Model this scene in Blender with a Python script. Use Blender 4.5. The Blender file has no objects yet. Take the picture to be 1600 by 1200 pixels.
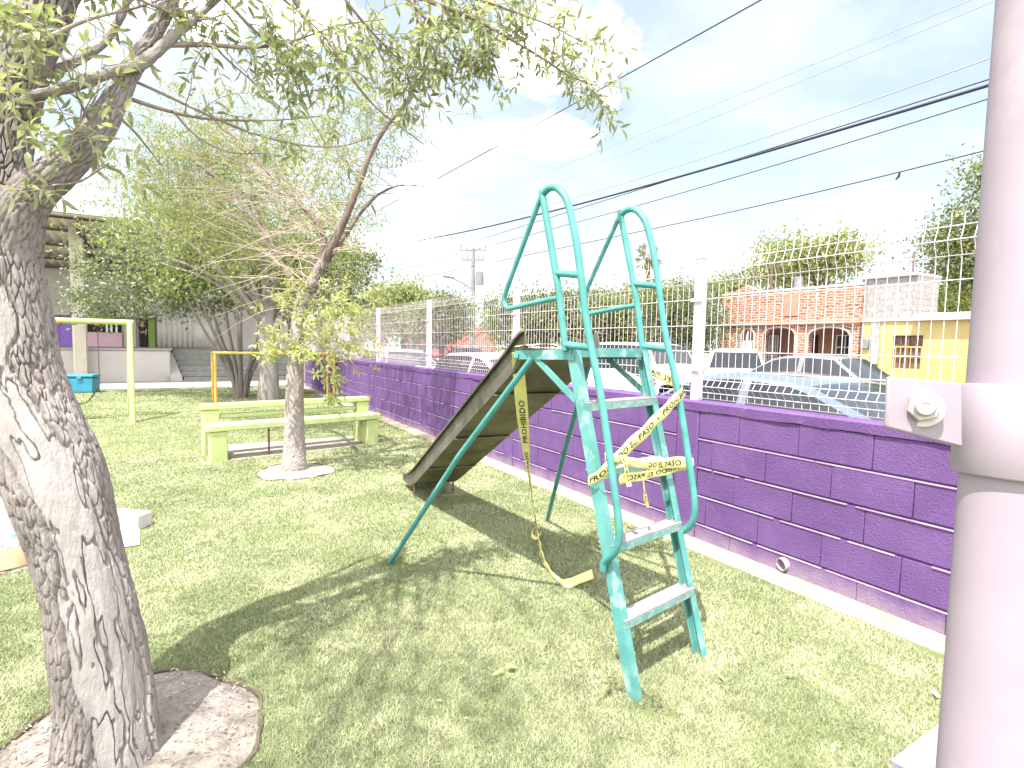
import bpy, math, random
import numpy as np
from mathutils import Vector, Matrix
R_ = math.radians
random.seed(7); RNG = np.random.default_rng(11)
SC = bpy.context.scene; COL = SC.collection

# ------------------------------------------------------------------ camera numbers (survey of the photograph)
F_PX, CAM_H = 850.0, 1.34
YAW, PITCH, ROLL = R_(31), math.atan(61 / 850), 0.018
_fw = np.array([math.sin(YAW) * math.cos(PITCH), math.cos(YAW) * math.cos(PITCH), -math.sin(PITCH)])
_r = np.array([math.cos(YAW), -math.sin(YAW), 0.0]); _u = np.cross(_r, _fw)
_c, _s = math.cos(ROLL), math.sin(ROLL)
RT, UP = _c * _r + _s * _u, -_s * _r + _c * _u
EYE = np.array([0, 0, CAM_H])
def ray(x, y): return _fw + RT * (x - 800) / F_PX + UP * (600 - y) / F_PX
def at(x, y, d): return Vector(EYE + ray(x, y) * d)
def hz(x, y, z=0.0): d = ray(x, y); return Vector(EYE + d * (z - CAM_H) / d[2])
def hx(x, y, X): d = ray(x, y); return Vector(EYE + d * X / d[0])
def hy(x, y, Y): d = ray(x, y); return Vector(EYE + d * Y / d[1])

# ------------------------------------------------------------------ materials
def nodes_of(m):
    m.use_nodes = True; nt = m.node_tree; nt.nodes.clear()
    return nt, nt.nodes, nt.links
def mat(name, c1, c2=None, scale=6.0, rough=0.7, bump=0.0, bscale=60.0, metal=0.0, spec=0.4, lo=0.35, hi=0.65,
        c3=None, s3=30.0, lo3=0.6, hi3=0.64, stretch=(1, 1, 1), attr=None, coat=0.0):
    """principled with a noise mix of two colours, optional sharp patches of a third, optional bump"""
    m = bpy.data.materials.new(name); nt, N, L = nodes_of(m)
    out = N.new('ShaderNodeOutputMaterial'); b = N.new('ShaderNodeBsdfPrincipled')
    L.new(b.outputs[0], out.inputs[0])
    b.inputs['Roughness'].default_value = rough; b.inputs['Metallic'].default_value = metal
    b.inputs['Specular IOR Level'].default_value = spec; b.inputs['Coat Weight'].default_value = coat
    tc = N.new('ShaderNodeTexCoord'); mp = N.new('ShaderNodeMapping'); mp.inputs['Scale'].default_value = stretch
    L.new(tc.outputs['Object'], mp.inputs['Vector'])
    def noise(sc, det=6.0, rg=0.6):
        n = N.new('ShaderNodeTexNoise'); n.inputs['Scale'].default_value = sc
        n.inputs['Detail'].default_value = det; n.inputs['Roughness'].default_value = rg
        L.new(mp.outputs[0], n.inputs['Vector']); return n.outputs['Fac']
    def ramp(src, a, z):
        r = N.new('ShaderNodeMapRange'); r.inputs['From Min'].default_value = a; r.inputs['From Max'].default_value = z
        L.new(src, r.inputs['Value']); return r.outputs['Result']
    def mix(fac, a, c):
        x = N.new('ShaderNodeMix'); x.data_type = 'RGBA'
        L.new(fac, x.inputs['Factor'])
        if isinstance(a, tuple): x.inputs['A'].default_value = (*a, 1)
        else: L.new(a, x.inputs['A'])
        x.inputs['B'].default_value = (*c, 1); return x.outputs['Result']
    col = c1
    if c2 is not None:
        if attr:
            at_ = N.new('ShaderNodeAttribute'); at_.attribute_name = attr
            col = mix(at_.outputs['Fac'], c1, c2)
        else: col = mix(ramp(noise(scale), lo, hi), c1, c2)
    if c3 is not None: col = mix(ramp(noise(s3, 8, 0.65), lo3, hi3), col, c3)
    if isinstance(col, tuple): b.inputs['Base Color'].default_value = (*col, 1)
    else: L.new(col, b.inputs['Base Color'])
    if bump:
        bp = N.new('ShaderNodeBump'); bp.inputs['Strength'].default_value = min(1.0, bump * 100); bp.inputs['Distance'].default_value = bump
        L.new(noise(bscale, 8, 0.65), bp.inputs['Height']); L.new(bp.outputs[0], b.inputs['Normal'])
    return m
def leaf_mat(name, c1, c2, trans=0.35, rough=0.5):
    m = bpy.data.materials.new(name); nt, N, L = nodes_of(m)
    out = N.new('ShaderNodeOutputMaterial'); b = N.new('ShaderNodeBsdfPrincipled'); t = N.new('ShaderNodeBsdfTranslucent')
    a = N.new('ShaderNodeAttribute'); a.attribute_name = 'rnd'
    x = N.new('ShaderNodeMix'); x.data_type = 'RGBA'; x.inputs['A'].default_value = (*c1, 1); x.inputs['B'].default_value = (*c2, 1)
    L.new(a.outputs['Fac'], x.inputs['Factor']); L.new(x.outputs['Result'], b.inputs['Base Color'])
    b.inputs['Roughness'].default_value = rough; b.inputs['Specular IOR Level'].default_value = 0.35
    g = N.new('ShaderNodeMix'); g.data_type = 'RGBA'; g.blend_type = 'MULTIPLY'; g.inputs['Factor'].default_value = 1
    g.inputs['B'].default_value = (1.3, 1.35, 0.7, 1); L.new(x.outputs['Result'], g.inputs['A']); L.new(g.outputs['Result'], t.inputs['Color'])
    ms = N.new('ShaderNodeMixShader'); ms.inputs['Fac'].default_value = trans
    L.new(b.outputs[0], ms.inputs[1]); L.new(t.outputs[0], ms.inputs[2]); L.new(ms.outputs[0], out.inputs[0])
    return m
def brick_mat(name, c1, c2, mortar, scale, bump=0.01, axis='YZ', bw=0.5, rh=0.25, ms=0.03, distort=0.0):
    m = bpy.data.materials.new(name); nt, N, L = nodes_of(m)
    out = N.new('ShaderNodeOutputMaterial'); b = N.new('ShaderNodeBsdfPrincipled'); L.new(b.outputs[0], out.inputs[0])
    b.inputs['Roughness'].default_value = 0.85; b.inputs['Specular IOR Level'].default_value = 0.25
    tc = N.new('ShaderNodeTexCoord'); sp = N.new('ShaderNodeSeparateXYZ'); cb = N.new('ShaderNodeCombineXYZ')
    L.new(tc.outputs['Object'], sp.inputs[0]); L.new(sp.outputs[axis[0]], cb.inputs['X']); L.new(sp.outputs[axis[1]], cb.inputs['Y'])
    vec = cb.outputs[0]
    if distort:
        n = N.new('ShaderNodeTexNoise'); n.inputs['Scale'].default_value = 3.0; L.new(tc.outputs['Object'], n.inputs['Vector'])
        ad = N.new('ShaderNodeVectorMath'); ad.operation = 'MULTIPLY_ADD'; ad.inputs[1].default_value = (distort,) * 3
        L.new(n.outputs['Color'], ad.inputs[0]); L.new(vec, ad.inputs[2]); vec = ad.outputs[0]
    br = N.new('ShaderNodeTexBrick'); L.new(vec, br.inputs['Vector'])
    br.inputs['Scale'].default_value = scale; br.inputs['Color1'].default_value = (*c1, 1); br.inputs['Color2'].default_value = (*c2, 1)
    br.inputs['Mortar'].default_value = (*mortar, 1); br.inputs['Brick Width'].default_value = bw; br.inputs['Row Height'].default_value = rh
    br.inputs['Mortar Size'].default_value = ms; br.inputs['Bias'].default_value = 0.0
    n2 = N.new('ShaderNodeTexNoise'); n2.inputs['Scale'].default_value = 14; n2.inputs['Detail'].default_value = 6
    L.new(tc.outputs['Object'], n2.inputs['Vector'])
    mx = N.new('ShaderNodeMix'); mx.data_type = 'RGBA'; mx.blend_type = 'OVERLAY'; mx.inputs['Factor'].default_value = 0.6
    L.new(br.outputs['Color'], mx.inputs['A']); L.new(n2.outputs['Fac'], mx.inputs['B']); L.new(mx.outputs['Result'], b.inputs['Base Color'])
    bp = N.new('ShaderNodeBump'); bp.inputs['Distance'].default_value = bump; bp.invert = True
    L.new(br.outputs['Fac'], bp.inputs['Height']); L.new(bp.outputs[0], b.inputs['Normal'])
    return m
def glass_mat(name, c=(0.03, 0.04, 0.045), rough=0.05):
    return mat(name, c, rough=rough, spec=0.9)

MT = {}
def worn_patch(m, c1, c2):
    """barkless weathered wood where the surface carries the mask attribute"""
    nt = m.node_tree; N, L = nt.nodes, nt.links; b = next(n for n in N if n.type == 'BSDF_PRINCIPLED'); src = b.inputs['Base Color'].links[0].from_socket
    tc = N.new('ShaderNodeTexCoord'); mp = N.new('ShaderNodeMapping'); mp.inputs['Scale'].default_value = (1, 1, .12); L.new(tc.outputs['Object'], mp.inputs[0])
    n = N.new('ShaderNodeTexNoise'); n.inputs['Scale'].default_value = 45; n.inputs['Detail'].default_value = 7; L.new(mp.outputs[0], n.inputs['Vector'])
    w = N.new('ShaderNodeMix'); w.data_type = 'RGBA'; L.new(n.outputs['Fac'], w.inputs['Factor']); w.inputs['A'].default_value = (*c1, 1); w.inputs['B'].default_value = (*c2, 1)
    a = N.new('ShaderNodeAttribute'); a.attribute_name = 'rnd'
    x = N.new('ShaderNodeMix'); x.data_type = 'RGBA'; L.new(a.outputs['Fac'], x.inputs['Factor']); L.new(src, x.inputs['A']); L.new(w.outputs['Result'], x.inputs['B']); L.new(x.outputs['Result'], b.inputs['Base Color'])
def foot_dust(m, c, z0, z1):
    """dried splash stain creeping up from the foot of a wall"""
    nt = m.node_tree; N, L = nt.nodes, nt.links; b = next(n for n in N if n.type == 'BSDF_PRINCIPLED'); src = b.inputs['Base Color'].links[0].from_socket
    tc = N.new('ShaderNodeTexCoord'); sp = N.new('ShaderNodeSeparateXYZ'); L.new(tc.outputs['Object'], sp.inputs[0])
    n = N.new('ShaderNodeTexNoise'); n.inputs['Scale'].default_value = 7; n.inputs['Detail'].default_value = 8; L.new(tc.outputs['Object'], n.inputs['Vector'])
    a = N.new('ShaderNodeMath'); a.operation = 'MULTIPLY_ADD'; a.inputs[1].default_value = -.16; L.new(n.outputs['Fac'], a.inputs[0]); L.new(sp.outputs['Z'], a.inputs[2])
    r = N.new('ShaderNodeMapRange'); r.inputs['From Min'].default_value = z1 - .08; r.inputs['From Max'].default_value = z0 - .08; r.inputs['To Max'].default_value = .6; L.new(a.outputs[0], r.inputs['Value'])
    x = N.new('ShaderNodeMix'); x.data_type = 'RGBA'; L.new(r.outputs['Result'], x.inputs['Factor']); L.new(src, x.inputs['A']); x.inputs['B'].default_value = (*c, 1); L.new(x.outputs['Result'], b.inputs['Base Color'])
MT['turf'] = mat('turf_base', (0.115, 0.145, 0.06), (0.18, 0.20, 0.095), scale=1.4, rough=0.95, bump=0.006, bscale=240, c3=(0.06, 0.07, 0.03), s3=150, lo3=0.5, hi3=0.7, spec=0.05)
MT['blade'] = mat('turf_blade', (0.13, 0.172, 0.07), (0.45, 0.455, 0.295), attr='rnd', rough=0.6, spec=0.2)
MT['strip'] = mat('pale_concrete', (0.27, 0.232, 0.172), (0.34, 0.305, 0.24), scale=5, rough=0.95, bump=0.008, bscale=90, c3=(0.19, 0.15, 0.105), s3=38, lo3=0.58, hi3=0.68)
MT['dirt'] = mat('dry_dirt', (0.27, 0.235, 0.21), (0.37, 0.335, 0.30), scale=16, rough=1, bump=0.02, bscale=55, c3=(0.19, 0.155, 0.13), s3=45, lo3=0.56, hi3=0.66, spec=0.05)
MT['lilac_pad'] = mat('lilac_concrete', (0.215, 0.17, 0.24), (0.255, 0.215, 0.28), scale=12, rough=0.9, bump=0.004)
MT['asphalt'] = mat('asphalt', (0.09, 0.088, 0.085), (0.14, 0.135, 0.13), scale=3, rough=0.9, bump=0.006, bscale=220)
MT['walk'] = mat('sidewalk', (0.26, 0.245, 0.23), (0.33, 0.31, 0.29), scale=4, rough=0.9, bump=0.004)
MT['earth'] = mat('earth', (0.25, 0.22, 0.15), (0.32, 0.29, 0.2), scale=0.4, rough=1)
MT['purple'] = mat('purple_wall_paint', (0.104, 0.052, 0.165), (0.132, 0.069, 0.198), scale=3.2, rough=0.8, bump=0.009, bscale=85, spec=0.25, c3=(0.19, 0.115, 0.245), s3=9, lo3=0.58, hi3=0.82)
foot_dust(MT['purple'], (0.30, 0.24, 0.26), .0, .115)
MT['ledge_highlight'] = mat('lilac_ledge_highlight', (0.26, 0.18, 0.29), (0.37, 0.29, 0.38), scale=9, rough=0.95)  # pale lilac: sun highlight on the block ledges, put into the colour
MT['pink'] = mat('pale_pink_paint', (0.50, 0.40, 0.50), (0.54, 0.45, 0.54), scale=9, rough=0.45, spec=0.4)
MT['wire'] = mat('pink_wire_coating', (0.58, 0.50, 0.55), rough=0.45)
MT['postpink'] = mat('rose_post_paint', (0.250, 0.208, 0.250), (0.272, 0.228, 0.268), scale=7, rough=0.55, spec=0.25, bump=0.0012, bscale=30, c3=(0.335, 0.285, 0.325), s3=5, lo3=0.55, hi3=0.75)
MT['bolt'] = mat('painted_bolt_steel', (0.36, 0.32, 0.31), (0.42, 0.39, 0.375), scale=60, rough=0.35, metal=0.3)
MT['teal'] = mat('worn_teal_paint', (0.065, 0.235, 0.215), (0.11, 0.29, 0.275), scale=9, rough=0.5, bump=0.0012, bscale=70, c3=(0.30, 0.42, 0.40), s3=11, lo3=0.54, hi3=0.70)
MT['steplip'] = mat('worn_teal_step_edge', (0.10, 0.28, 0.25), (0.15, 0.33, 0.30), scale=9, rough=0.55, c3=(0.32, 0.36, 0.345), s3=30, lo3=0.48, hi3=0.62, bump=0.0015)
MT['tealpipe'] = mat('teal_pipe_paint', (0.045, 0.205, 0.19), (0.075, 0.255, 0.24), scale=12, rough=0.42, bump=0.0006, bscale=90, c3=(0.13, 0.10, 0.08), s3=31, lo3=0.71, hi3=0.74)
MT['step'] = mat('worn_step_paint', (0.23, 0.185, 0.20), (0.29, 0.26, 0.265), scale=14, rough=0.6, c3=(0.13, 0.33, 0.29), s3=21, lo3=0.60, hi3=0.64, bump=0.001)
MT['chute'] = mat('weathered_galvanised', (0.085, 0.08, 0.066), (0.15, 0.145, 0.12), scale=5, rough=0.5, metal=0.35, bump=0.001, bscale=40, c3=(0.25, 0.24, 0.20), s3=16, lo3=0.62, hi3=0.7)
MT['chute_under'] = mat('stained_sheet_underside', (0.10, 0.092, 0.052), (0.20, 0.18, 0.11), scale=3, rough=0.6, metal=0.2, c3=(0.26, 0.22, 0.13), s3=20, lo3=0.64, hi3=0.69, lo=0.4, hi=0.6)
MT['rust'] = mat('rusty_steel', (0.10, 0.06, 0.045), (0.18, 0.10, 0.07), scale=20, rough=0.8)
MT['tape'] = mat('yellow_tape_plastic', (0.66, 0.62, 0.21), (0.70, 0.67, 0.29), scale=20, rough=0.38, spec=0.5)
MT['ink'] = mat('black_tape_ink', (0.015, 0.015, 0.012), rough=0.5)
MT['lime'] = mat('lime_bench_paint', (0.36, 0.43, 0.16), (0.44, 0.49, 0.24), scale=6, rough=0.7, bump=0.003, bscale=50, c3=(0.34, 0.31, 0.21), s3=12, lo3=0.64, hi3=0.74)
MT['limepole'] = mat('lime_pole_paint', (0.38, 0.46, 0.13), (0.43, 0.50, 0.18), scale=8, rough=0.45)
MT['orange'] = mat('orange_pole_paint', (0.55, 0.29, 0.05), (0.60, 0.35, 0.09), scale=8, rough=0.5)
MT['chain'] = mat('dark_chain', (0.07, 0.05, 0.06), rough=0.5, metal=0.5)
MT['rubber'] = mat('black_rubber', (0.03, 0.03, 0.03), rough=0.7)
MT['cooler'] = mat('blue_plastic', (0.025, 0.19, 0.30), (0.035, 0.23, 0.34), scale=6, rough=0.45)
MT['whitewash'] = mat('white_plaster', (0.40, 0.375, 0.36), (0.46, 0.435, 0.415), scale=2, rough=0.9, bump=0.002, c3=(0.34, 0.30, 0.27), s3=4, lo3=0.60, hi3=0.8)
MT['cream'] = mat('cream_paint', (0.46, 0.42, 0.34), (0.5, 0.465, 0.39), scale=4, rough=0.7)
MT['stepgrey'] = mat('grey_step_concrete', (0.20, 0.20, 0.185), (0.27, 0.27, 0.25), scale=7, rough=0.9)
MT['roofedge'] = mat('pale_green_fascia', (0.42, 0.50, 0.46), (0.5, 0.56, 0.52), scale=2, rough=0.6)
MT['corr'] = mat('corrugated_roof_sheet', (0.62, 0.55, 0.48), (0.7, 0.63, 0.56), scale=3, rough=0.7)
MT['darkwood'] = mat('dark_purlin', (0.10, 0.075, 0.055), rough=0.8)
MT['pinkwall'] = mat('pink_panel_paint', (0.56, 0.37, 0.43), (0.60, 0.42, 0.47), scale=3, rough=0.8)
MT['purpledoor'] = mat('violet_door_paint', (0.22, 0.10, 0.48), (0.26, 0.13, 0.52), scale=3, rough=0.5)
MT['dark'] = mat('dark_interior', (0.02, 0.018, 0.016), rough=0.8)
MT['curtain'] = mat('grey_white_sheet', (0.52, 0.50, 0.46), (0.6, 0.58, 0.54), scale=4, rough=0.8)
MT['board'] = mat('green_board', (0.20, 0.30, 0.07), rough=0.7)
MT['brick'] = brick_mat('rustic_brick', (0.21, 0.075, 0.05), (0.36, 0.17, 0.11), (0.44, 0.34, 0.29), 3.4, bump=0.02, bw=0.9, rh=0.34, ms=0.055, distort=0.2)
MT['greyblock'] = brick_mat('grey_block', (0.25, 0.235, 0.23), (0.29, 0.275, 0.27), (0.22, 0.21, 0.205), 2.5, bw=1.0, rh=0.5, ms=0.02)
MT['terracotta'] = mat('terracotta_ledge', (0.33, 0.16, 0.11), (0.37, 0.20, 0.14), scale=4, rough=0.8)
MT['yellow'] = mat('yellow_house_paint', (0.40, 0.31, 0.12), (0.45, 0.355, 0.16), scale=2, rough=0.85)
MT['slab'] = mat('weathered_slab', (0.34, 0.31, 0.285), (0.4, 0.37, 0.34), scale=2, rough=0.9)
MT['iron'] = mat('rusty_window_iron', (0.11, 0.07, 0.06), (0.16, 0.10, 0.09), scale=5, rough=0.7)
MT['goldrail'] = mat('ochre_rail', (0.50, 0.34, 0.10), rough=0.6)
MT['white'] = mat('white_enamel', (0.78, 0.78, 0.76), rough=0.4)
MT['concrete_pole'] = mat('grey_pole_concrete', (0.17, 0.17, 0.175), (0.22, 0.22, 0.22), scale=4, rough=0.8)
MT['greymetal'] = mat('grey_metal', (0.17, 0.175, 0.18), (0.22, 0.225, 0.23), scale=6, rough=0.5, metal=0.2)
MT['cable'] = mat('black_cable', (0.03, 0.03, 0.045), rough=0.6)
MT['cable2'] = mat('grey_cable', (0.25, 0.26, 0.32), rough=0.6)
MT['bark'] = mat('grey_brown_bark', (0.215, 0.187, 0.177), (0.285, 0.258, 0.247), scale=7, rough=0.95, bump=0.010, bscale=85, spec=0.05, stretch=(1, 1, 0.28), c3=(0.15, 0.122, 0.111), s3=20, lo3=0.56, hi3=0.74)
worn_patch(MT['bark'], (0.36, 0.33, 0.32), (0.265, 0.24, 0.23))
MT['barkdark'] = mat('brown_bark', (0.085, 0.064, 0.052), (0.16, 0.125, 0.105), scale=9, rough=0.95, bump=0.004, bscale=90, spec=0.1, stretch=(1, 1, 0.4))
MT['barkpale'] = mat('pale_grey_bark', (0.23, 0.20, 0.18), (0.30, 0.27, 0.25), scale=10, rough=0.95, bump=0.005, bscale=45, spec=0.1, stretch=(1, 1, 0.6), c3=(0.17, 0.145, 0.125), s3=24, lo3=0.58, hi3=0.7)
MT['twig'] = mat('pale_dry_twig', (0.24, 0.195, 0.145), (0.40, 0.34, 0.26), scale=5, rough=0.9)
MT['twigdark'] = mat('grey_brown_twig', (0.16, 0.12, 0.10), (0.30, 0.25, 0.21), scale=8, rough=0.9)
MT['leaf_ash'] = leaf_mat('ash_leaf', (0.15, 0.175, 0.10), (0.34, 0.355, 0.235), 0.48)
MT['leaf_bright'] = leaf_mat('bright_leaf', (0.14, 0.18, 0.065), (0.31, 0.34, 0.155), 0.4)
MT['leaf_dark'] = leaf_mat('dark_glossy_leaf', (0.065, 0.09, 0.048), (0.21, 0.24, 0.14), 0.22, 0.38)
MT['leaf_sucker'] = leaf_mat('yellow_green_leaf', (0.21, 0.25, 0.085), (0.42, 0.44, 0.21), 0.4)
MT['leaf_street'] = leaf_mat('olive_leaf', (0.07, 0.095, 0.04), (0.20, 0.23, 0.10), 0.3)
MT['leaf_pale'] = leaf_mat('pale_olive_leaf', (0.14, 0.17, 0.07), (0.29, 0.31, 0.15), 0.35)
MT['frond'] = leaf_mat('palm_frond', (0.13, 0.14, 0.06), (0.28, 0.26, 0.13), 0.25)
MT['dryleaf'] = leaf_mat('dry_leaf', (0.42, 0.36, 0.14), (0.62, 0.55, 0.28), 0.3)
MT['soilbit'] = leaf_mat('soil_crumb', (0.05, 0.035, 0.025), (0.16, 0.12, 0.10), 0.02, 0.95)
MT['chips'] = leaf_mat('wood_chip', (0.20, 0.155, 0.125), (0.48, 0.43, 0.37), 0.05, 0.9)
MT['glass'] = glass_mat('dark_window_glass')
MT['carglass'] = mat('car_glass', (0.022, 0.026, 0.03), rough=0.06, spec=0.5)
MT['skin'] = mat('skin', (0.40, 0.22, 0.15), rough=0.6)
MT['hair'] = mat('black_hair', (0.02, 0.015, 0.012), rough=0.6)
MT['blackcloth'] = mat('black_cloth', (0.025, 0.025, 0.028), rough=0.9)
MT['greycloth'] = mat('grey_cloth', (0.22, 0.2, 0.22), rough=0.9)
MT['pinkcloth'] = mat('pink_cloth', (0.62, 0.40, 0.42), rough=0.9)
MT['jeans'] = mat('denim', (0.06, 0.08, 0.14), rough=0.9)
MT['paint_orange'] = mat('orange_floor_paint', (0.42, 0.13, 0.06), (0.46, 0.20, 0.11), scale=10, rough=0.8)
MT['paint_teal'] = mat('teal_white_floor_paint', (0.20, 0.28, 0.29), (0.34, 0.36, 0.35), scale=7, rough=0.8, c3=(0.06, 0.18, 0.15), s3=9, lo3=0.56, hi3=0.58)
MT['redshop'] = mat('red_shop_paint', (0.40, 0.11, 0.09), (0.46, 0.17, 0.14), scale=2, rough=0.7)
MT['lamp_red'] = mat('red_lamp_plastic', (0.45, 0.02, 0.03), rough=0.2)
MT['lamp_clear'] = mat('clear_lamp_plastic', (0.7, 0.7, 0.7), rough=0.1)
MT['chrome'] = mat('wheel_alloy', (0.55, 0.55, 0.56), rough=0.3, metal=0.8)

# ------------------------------------------------------------------ mesh building
def loc_of(o):
    v = Vector((0, 0, 0))
    while o is not None: v = v + o.location; o = o.parent
    return v
class MB:
    def __init__(self): self.v = []; self.f = []; self.m = []; self.cm = 0
    def add(self, vs, fs):
        k = len(self.v); self.v += [tuple(p) for p in vs]; self.f += [tuple(i + k for i in f) for f in fs]; self.m += [self.cm] * len(fs); return self
    def hexa(self, p):   # 8 corners: bottom 4 ccw, top 4 ccw
        return self.add(p, [(3, 2, 1, 0), (4, 5, 6, 7), (0, 1, 5, 4), (1, 2, 6, 5), (2, 3, 7, 6), (3, 0, 4, 7)])
    def box(self, c, s, rot=None):
        c = Vector(c); h = [x / 2 for x in s]; out = []
        for z in (-1, 1):
            for x, y in ((-1, -1), (1, -1), (1, 1), (-1, 1)):
                p = Vector((x * h[0], y * h[1], z * h[2]))
                out.append(c + (rot @ p if rot is not None else p))
        return self.hexa(out)
    def span(self, a, b): return self.box([(i + j) / 2 for i, j in zip(a, b)], [abs(j - i) for i, j in zip(a, b)])
    def beam(self, p, q, w, h, side=(1, 0, 0)):
        p, q = Vector(p), Vector(q); d = (q - p).normalized(); s = Vector(side); s = (s - d * s.dot(d)).normalized(); n = d.cross(s)
        o = []
        for e in (p, q):
            for a, b in ((-1, -1), (1, -1), (1, 1), (-1, 1)): o.append(e + s * a * w / 2 + n * b * h / 2)
        return self.hexa(o)
    def tube(self, pts, r, n=8, cap=True):
        pts = [Vector(p) for p in pts]; m = len(pts); rs = r if hasattr(r, '__len__') else [r] * m
        t0 = (pts[1] - pts[0]).normalized(); a = Vector((0, 0, 1)) if abs(t0.z) < 0.9 else Vector((1, 0, 0))
        nrm = t0.cross(a).normalized(); vs = []; fs = []; t = t0
        for i in range(m):
            tn = (pts[min(i + 1, m - 1)] - pts[max(i - 1, 0)])
            tn = tn.normalized() if tn.length > 1e-9 else t
            nrm = (nrm - tn * nrm.dot(tn))
            nrm = nrm.normalized() if nrm.length > 1e-6 else tn.orthogonal().normalized()
            bn = tn.cross(nrm); t = tn
            for k in range(n):
                g = 2 * math.pi * k / n; vs.append(pts[i] + (nrm * math.cos(g) + bn * math.sin(g)) * rs[i])
        for i in range(m - 1):
            for k in range(n): fs.append((i * n + k, i * n + (k + 1) % n, (i + 1) * n + (k + 1) % n, (i + 1) * n + k))
        if cap: fs.append(tuple(reversed(range(n)))); fs.append(tuple((m - 1) * n + k for k in range(n)))
        return self.add(vs, fs)
    def loft(self, rings, closed=True, cap=True):
        n = len(rings[0]); vs = [p for r in rings for p in r]; fs = []
        for i in range(len(rings) - 1):
            for k in range(n if closed else n - 1):
                fs.append((i * n + k, i * n + (k + 1) % n, (i + 1) * n + (k + 1) % n, (i + 1) * n + k))
        if cap and closed: fs.append(tuple(reversed(range(n)))); fs.append(tuple((len(rings) - 1) * n + k for k in range(n)))
        return self.add(vs, fs)
    def disc(self, c, r, n=32, wob=0.0, rz=None):
        c = Vector(c); vs = [c]; 
        for k in range(n):
            g = 2 * math.pi * k / n; q = r * (1 + wob * random.uniform(-1, 1)); vs.append(c + Vector((math.cos(g) * q, math.sin(g) * q, 0)))
        return self.add(vs, [(0, k + 1, (k + 1) % n + 1) for k in range(n)])
    def ball(self, c, r, n=10, m=7):
        c = Vector(c); rr = r if hasattr(r, '__len__') else (r, r, r); rings = []
        for i in range(1, m):
            th = math.pi * i / m
            rings.append([c + Vector((rr[0] * math.sin(th) * math.cos(2 * math.pi * k / n), rr[1] * math.sin(th) * math.sin(2 * math.pi * k / n), -rr[2] * math.cos(th))) for k in range(n)])
        return self.loft(rings)
    def build(self, name, m, parent=None, smooth=True, bevel=0.0, ang=35, seg=2, world=True):
        off = loc_of(parent) if (parent is not None and world) else Vector((0, 0, 0))
        me = bpy.data.meshes.new(name); me.from_pydata([tuple(Vector(p) - off) for p in self.v], [], self.f); me.update()
        o = bpy.data.objects.new(name, me); COL.objects.link(o)
        for x in (m if isinstance(m, (list, tuple)) else [m]): me.materials.append(MT[x] if isinstance(x, str) else x)
        if any(self.m): me.polygons.foreach_set('material_index', self.m)
        if smooth:
            me.polygons.foreach_set('use_smooth', [True] * len(me.polygons)); me.set_sharp_from_angle(angle=R_(ang))
        if parent is not None: o.parent = parent
        if bevel:
            b = o.modifiers.new('bevel', 'BEVEL'); b.width = bevel; b.segments = seg; b.limit_method = 'ANGLE'; b.angle_limit = R_(40)
        return o
def tag(o, label=None, cat=None, group=None, kind=None):
    if label: o['label'] = label
    if cat: o['category'] = cat
    if group: o['group'] = group
    if kind: o['kind'] = kind
    return o
def thing(name, loc, label, cat, group=None):
    o = bpy.data.objects.new(name, None); COL.objects.link(o); o.location = loc; o.empty_display_size = 0.2
    return tag(o, label, cat, group)
def copy_tree(o, parent=None):
    c = o.copy(); COL.objects.link(c)
    if parent is not None: c.parent = parent
    for ch in [x for x in ALLCH(o)]: copy_tree(ch, c)
    return c
def ALLCH(o): return list(o.children)
def np_mesh(name, V, Fc, m, parent=None, rnd=None, smooth=False):
    """V (n,3), Fc (k,3|4) arrays; rnd per vertex"""
    off = np.array(loc_of(parent)) if parent is not None else np.zeros(3)
    me = bpy.data.meshes.new(name); n = Fc.shape[1]
    me.vertices.add(len(V)); me.vertices.foreach_set('co', (V - off).astype(np.float32).ravel())
    me.loops.add(Fc.size); me.loops.foreach_set('vertex_index', Fc.astype(np.int32).ravel())
    me.polygons.add(len(Fc)); me.polygons.foreach_set('loop_start', np.arange(0, Fc.size, n, dtype=np.int32))
    me.polygons.foreach_set('use_smooth', np.full(len(Fc), smooth))
    me.update(calc_edges=True); me.validate()
    if rnd is not None:
        a = me.attributes.new('rnd', 'FLOAT', 'POINT'); a.data.foreach_set('value', rnd.astype(np.float32))
    me.materials.append(MT[m]); o = bpy.data.objects.new(name, me); COL.objects.link(o)
    if parent is not None: o.parent = parent
    return o
def unit(a): return a / np.maximum(np.linalg.norm(a, axis=-1, keepdims=True), 1e-9)
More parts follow.
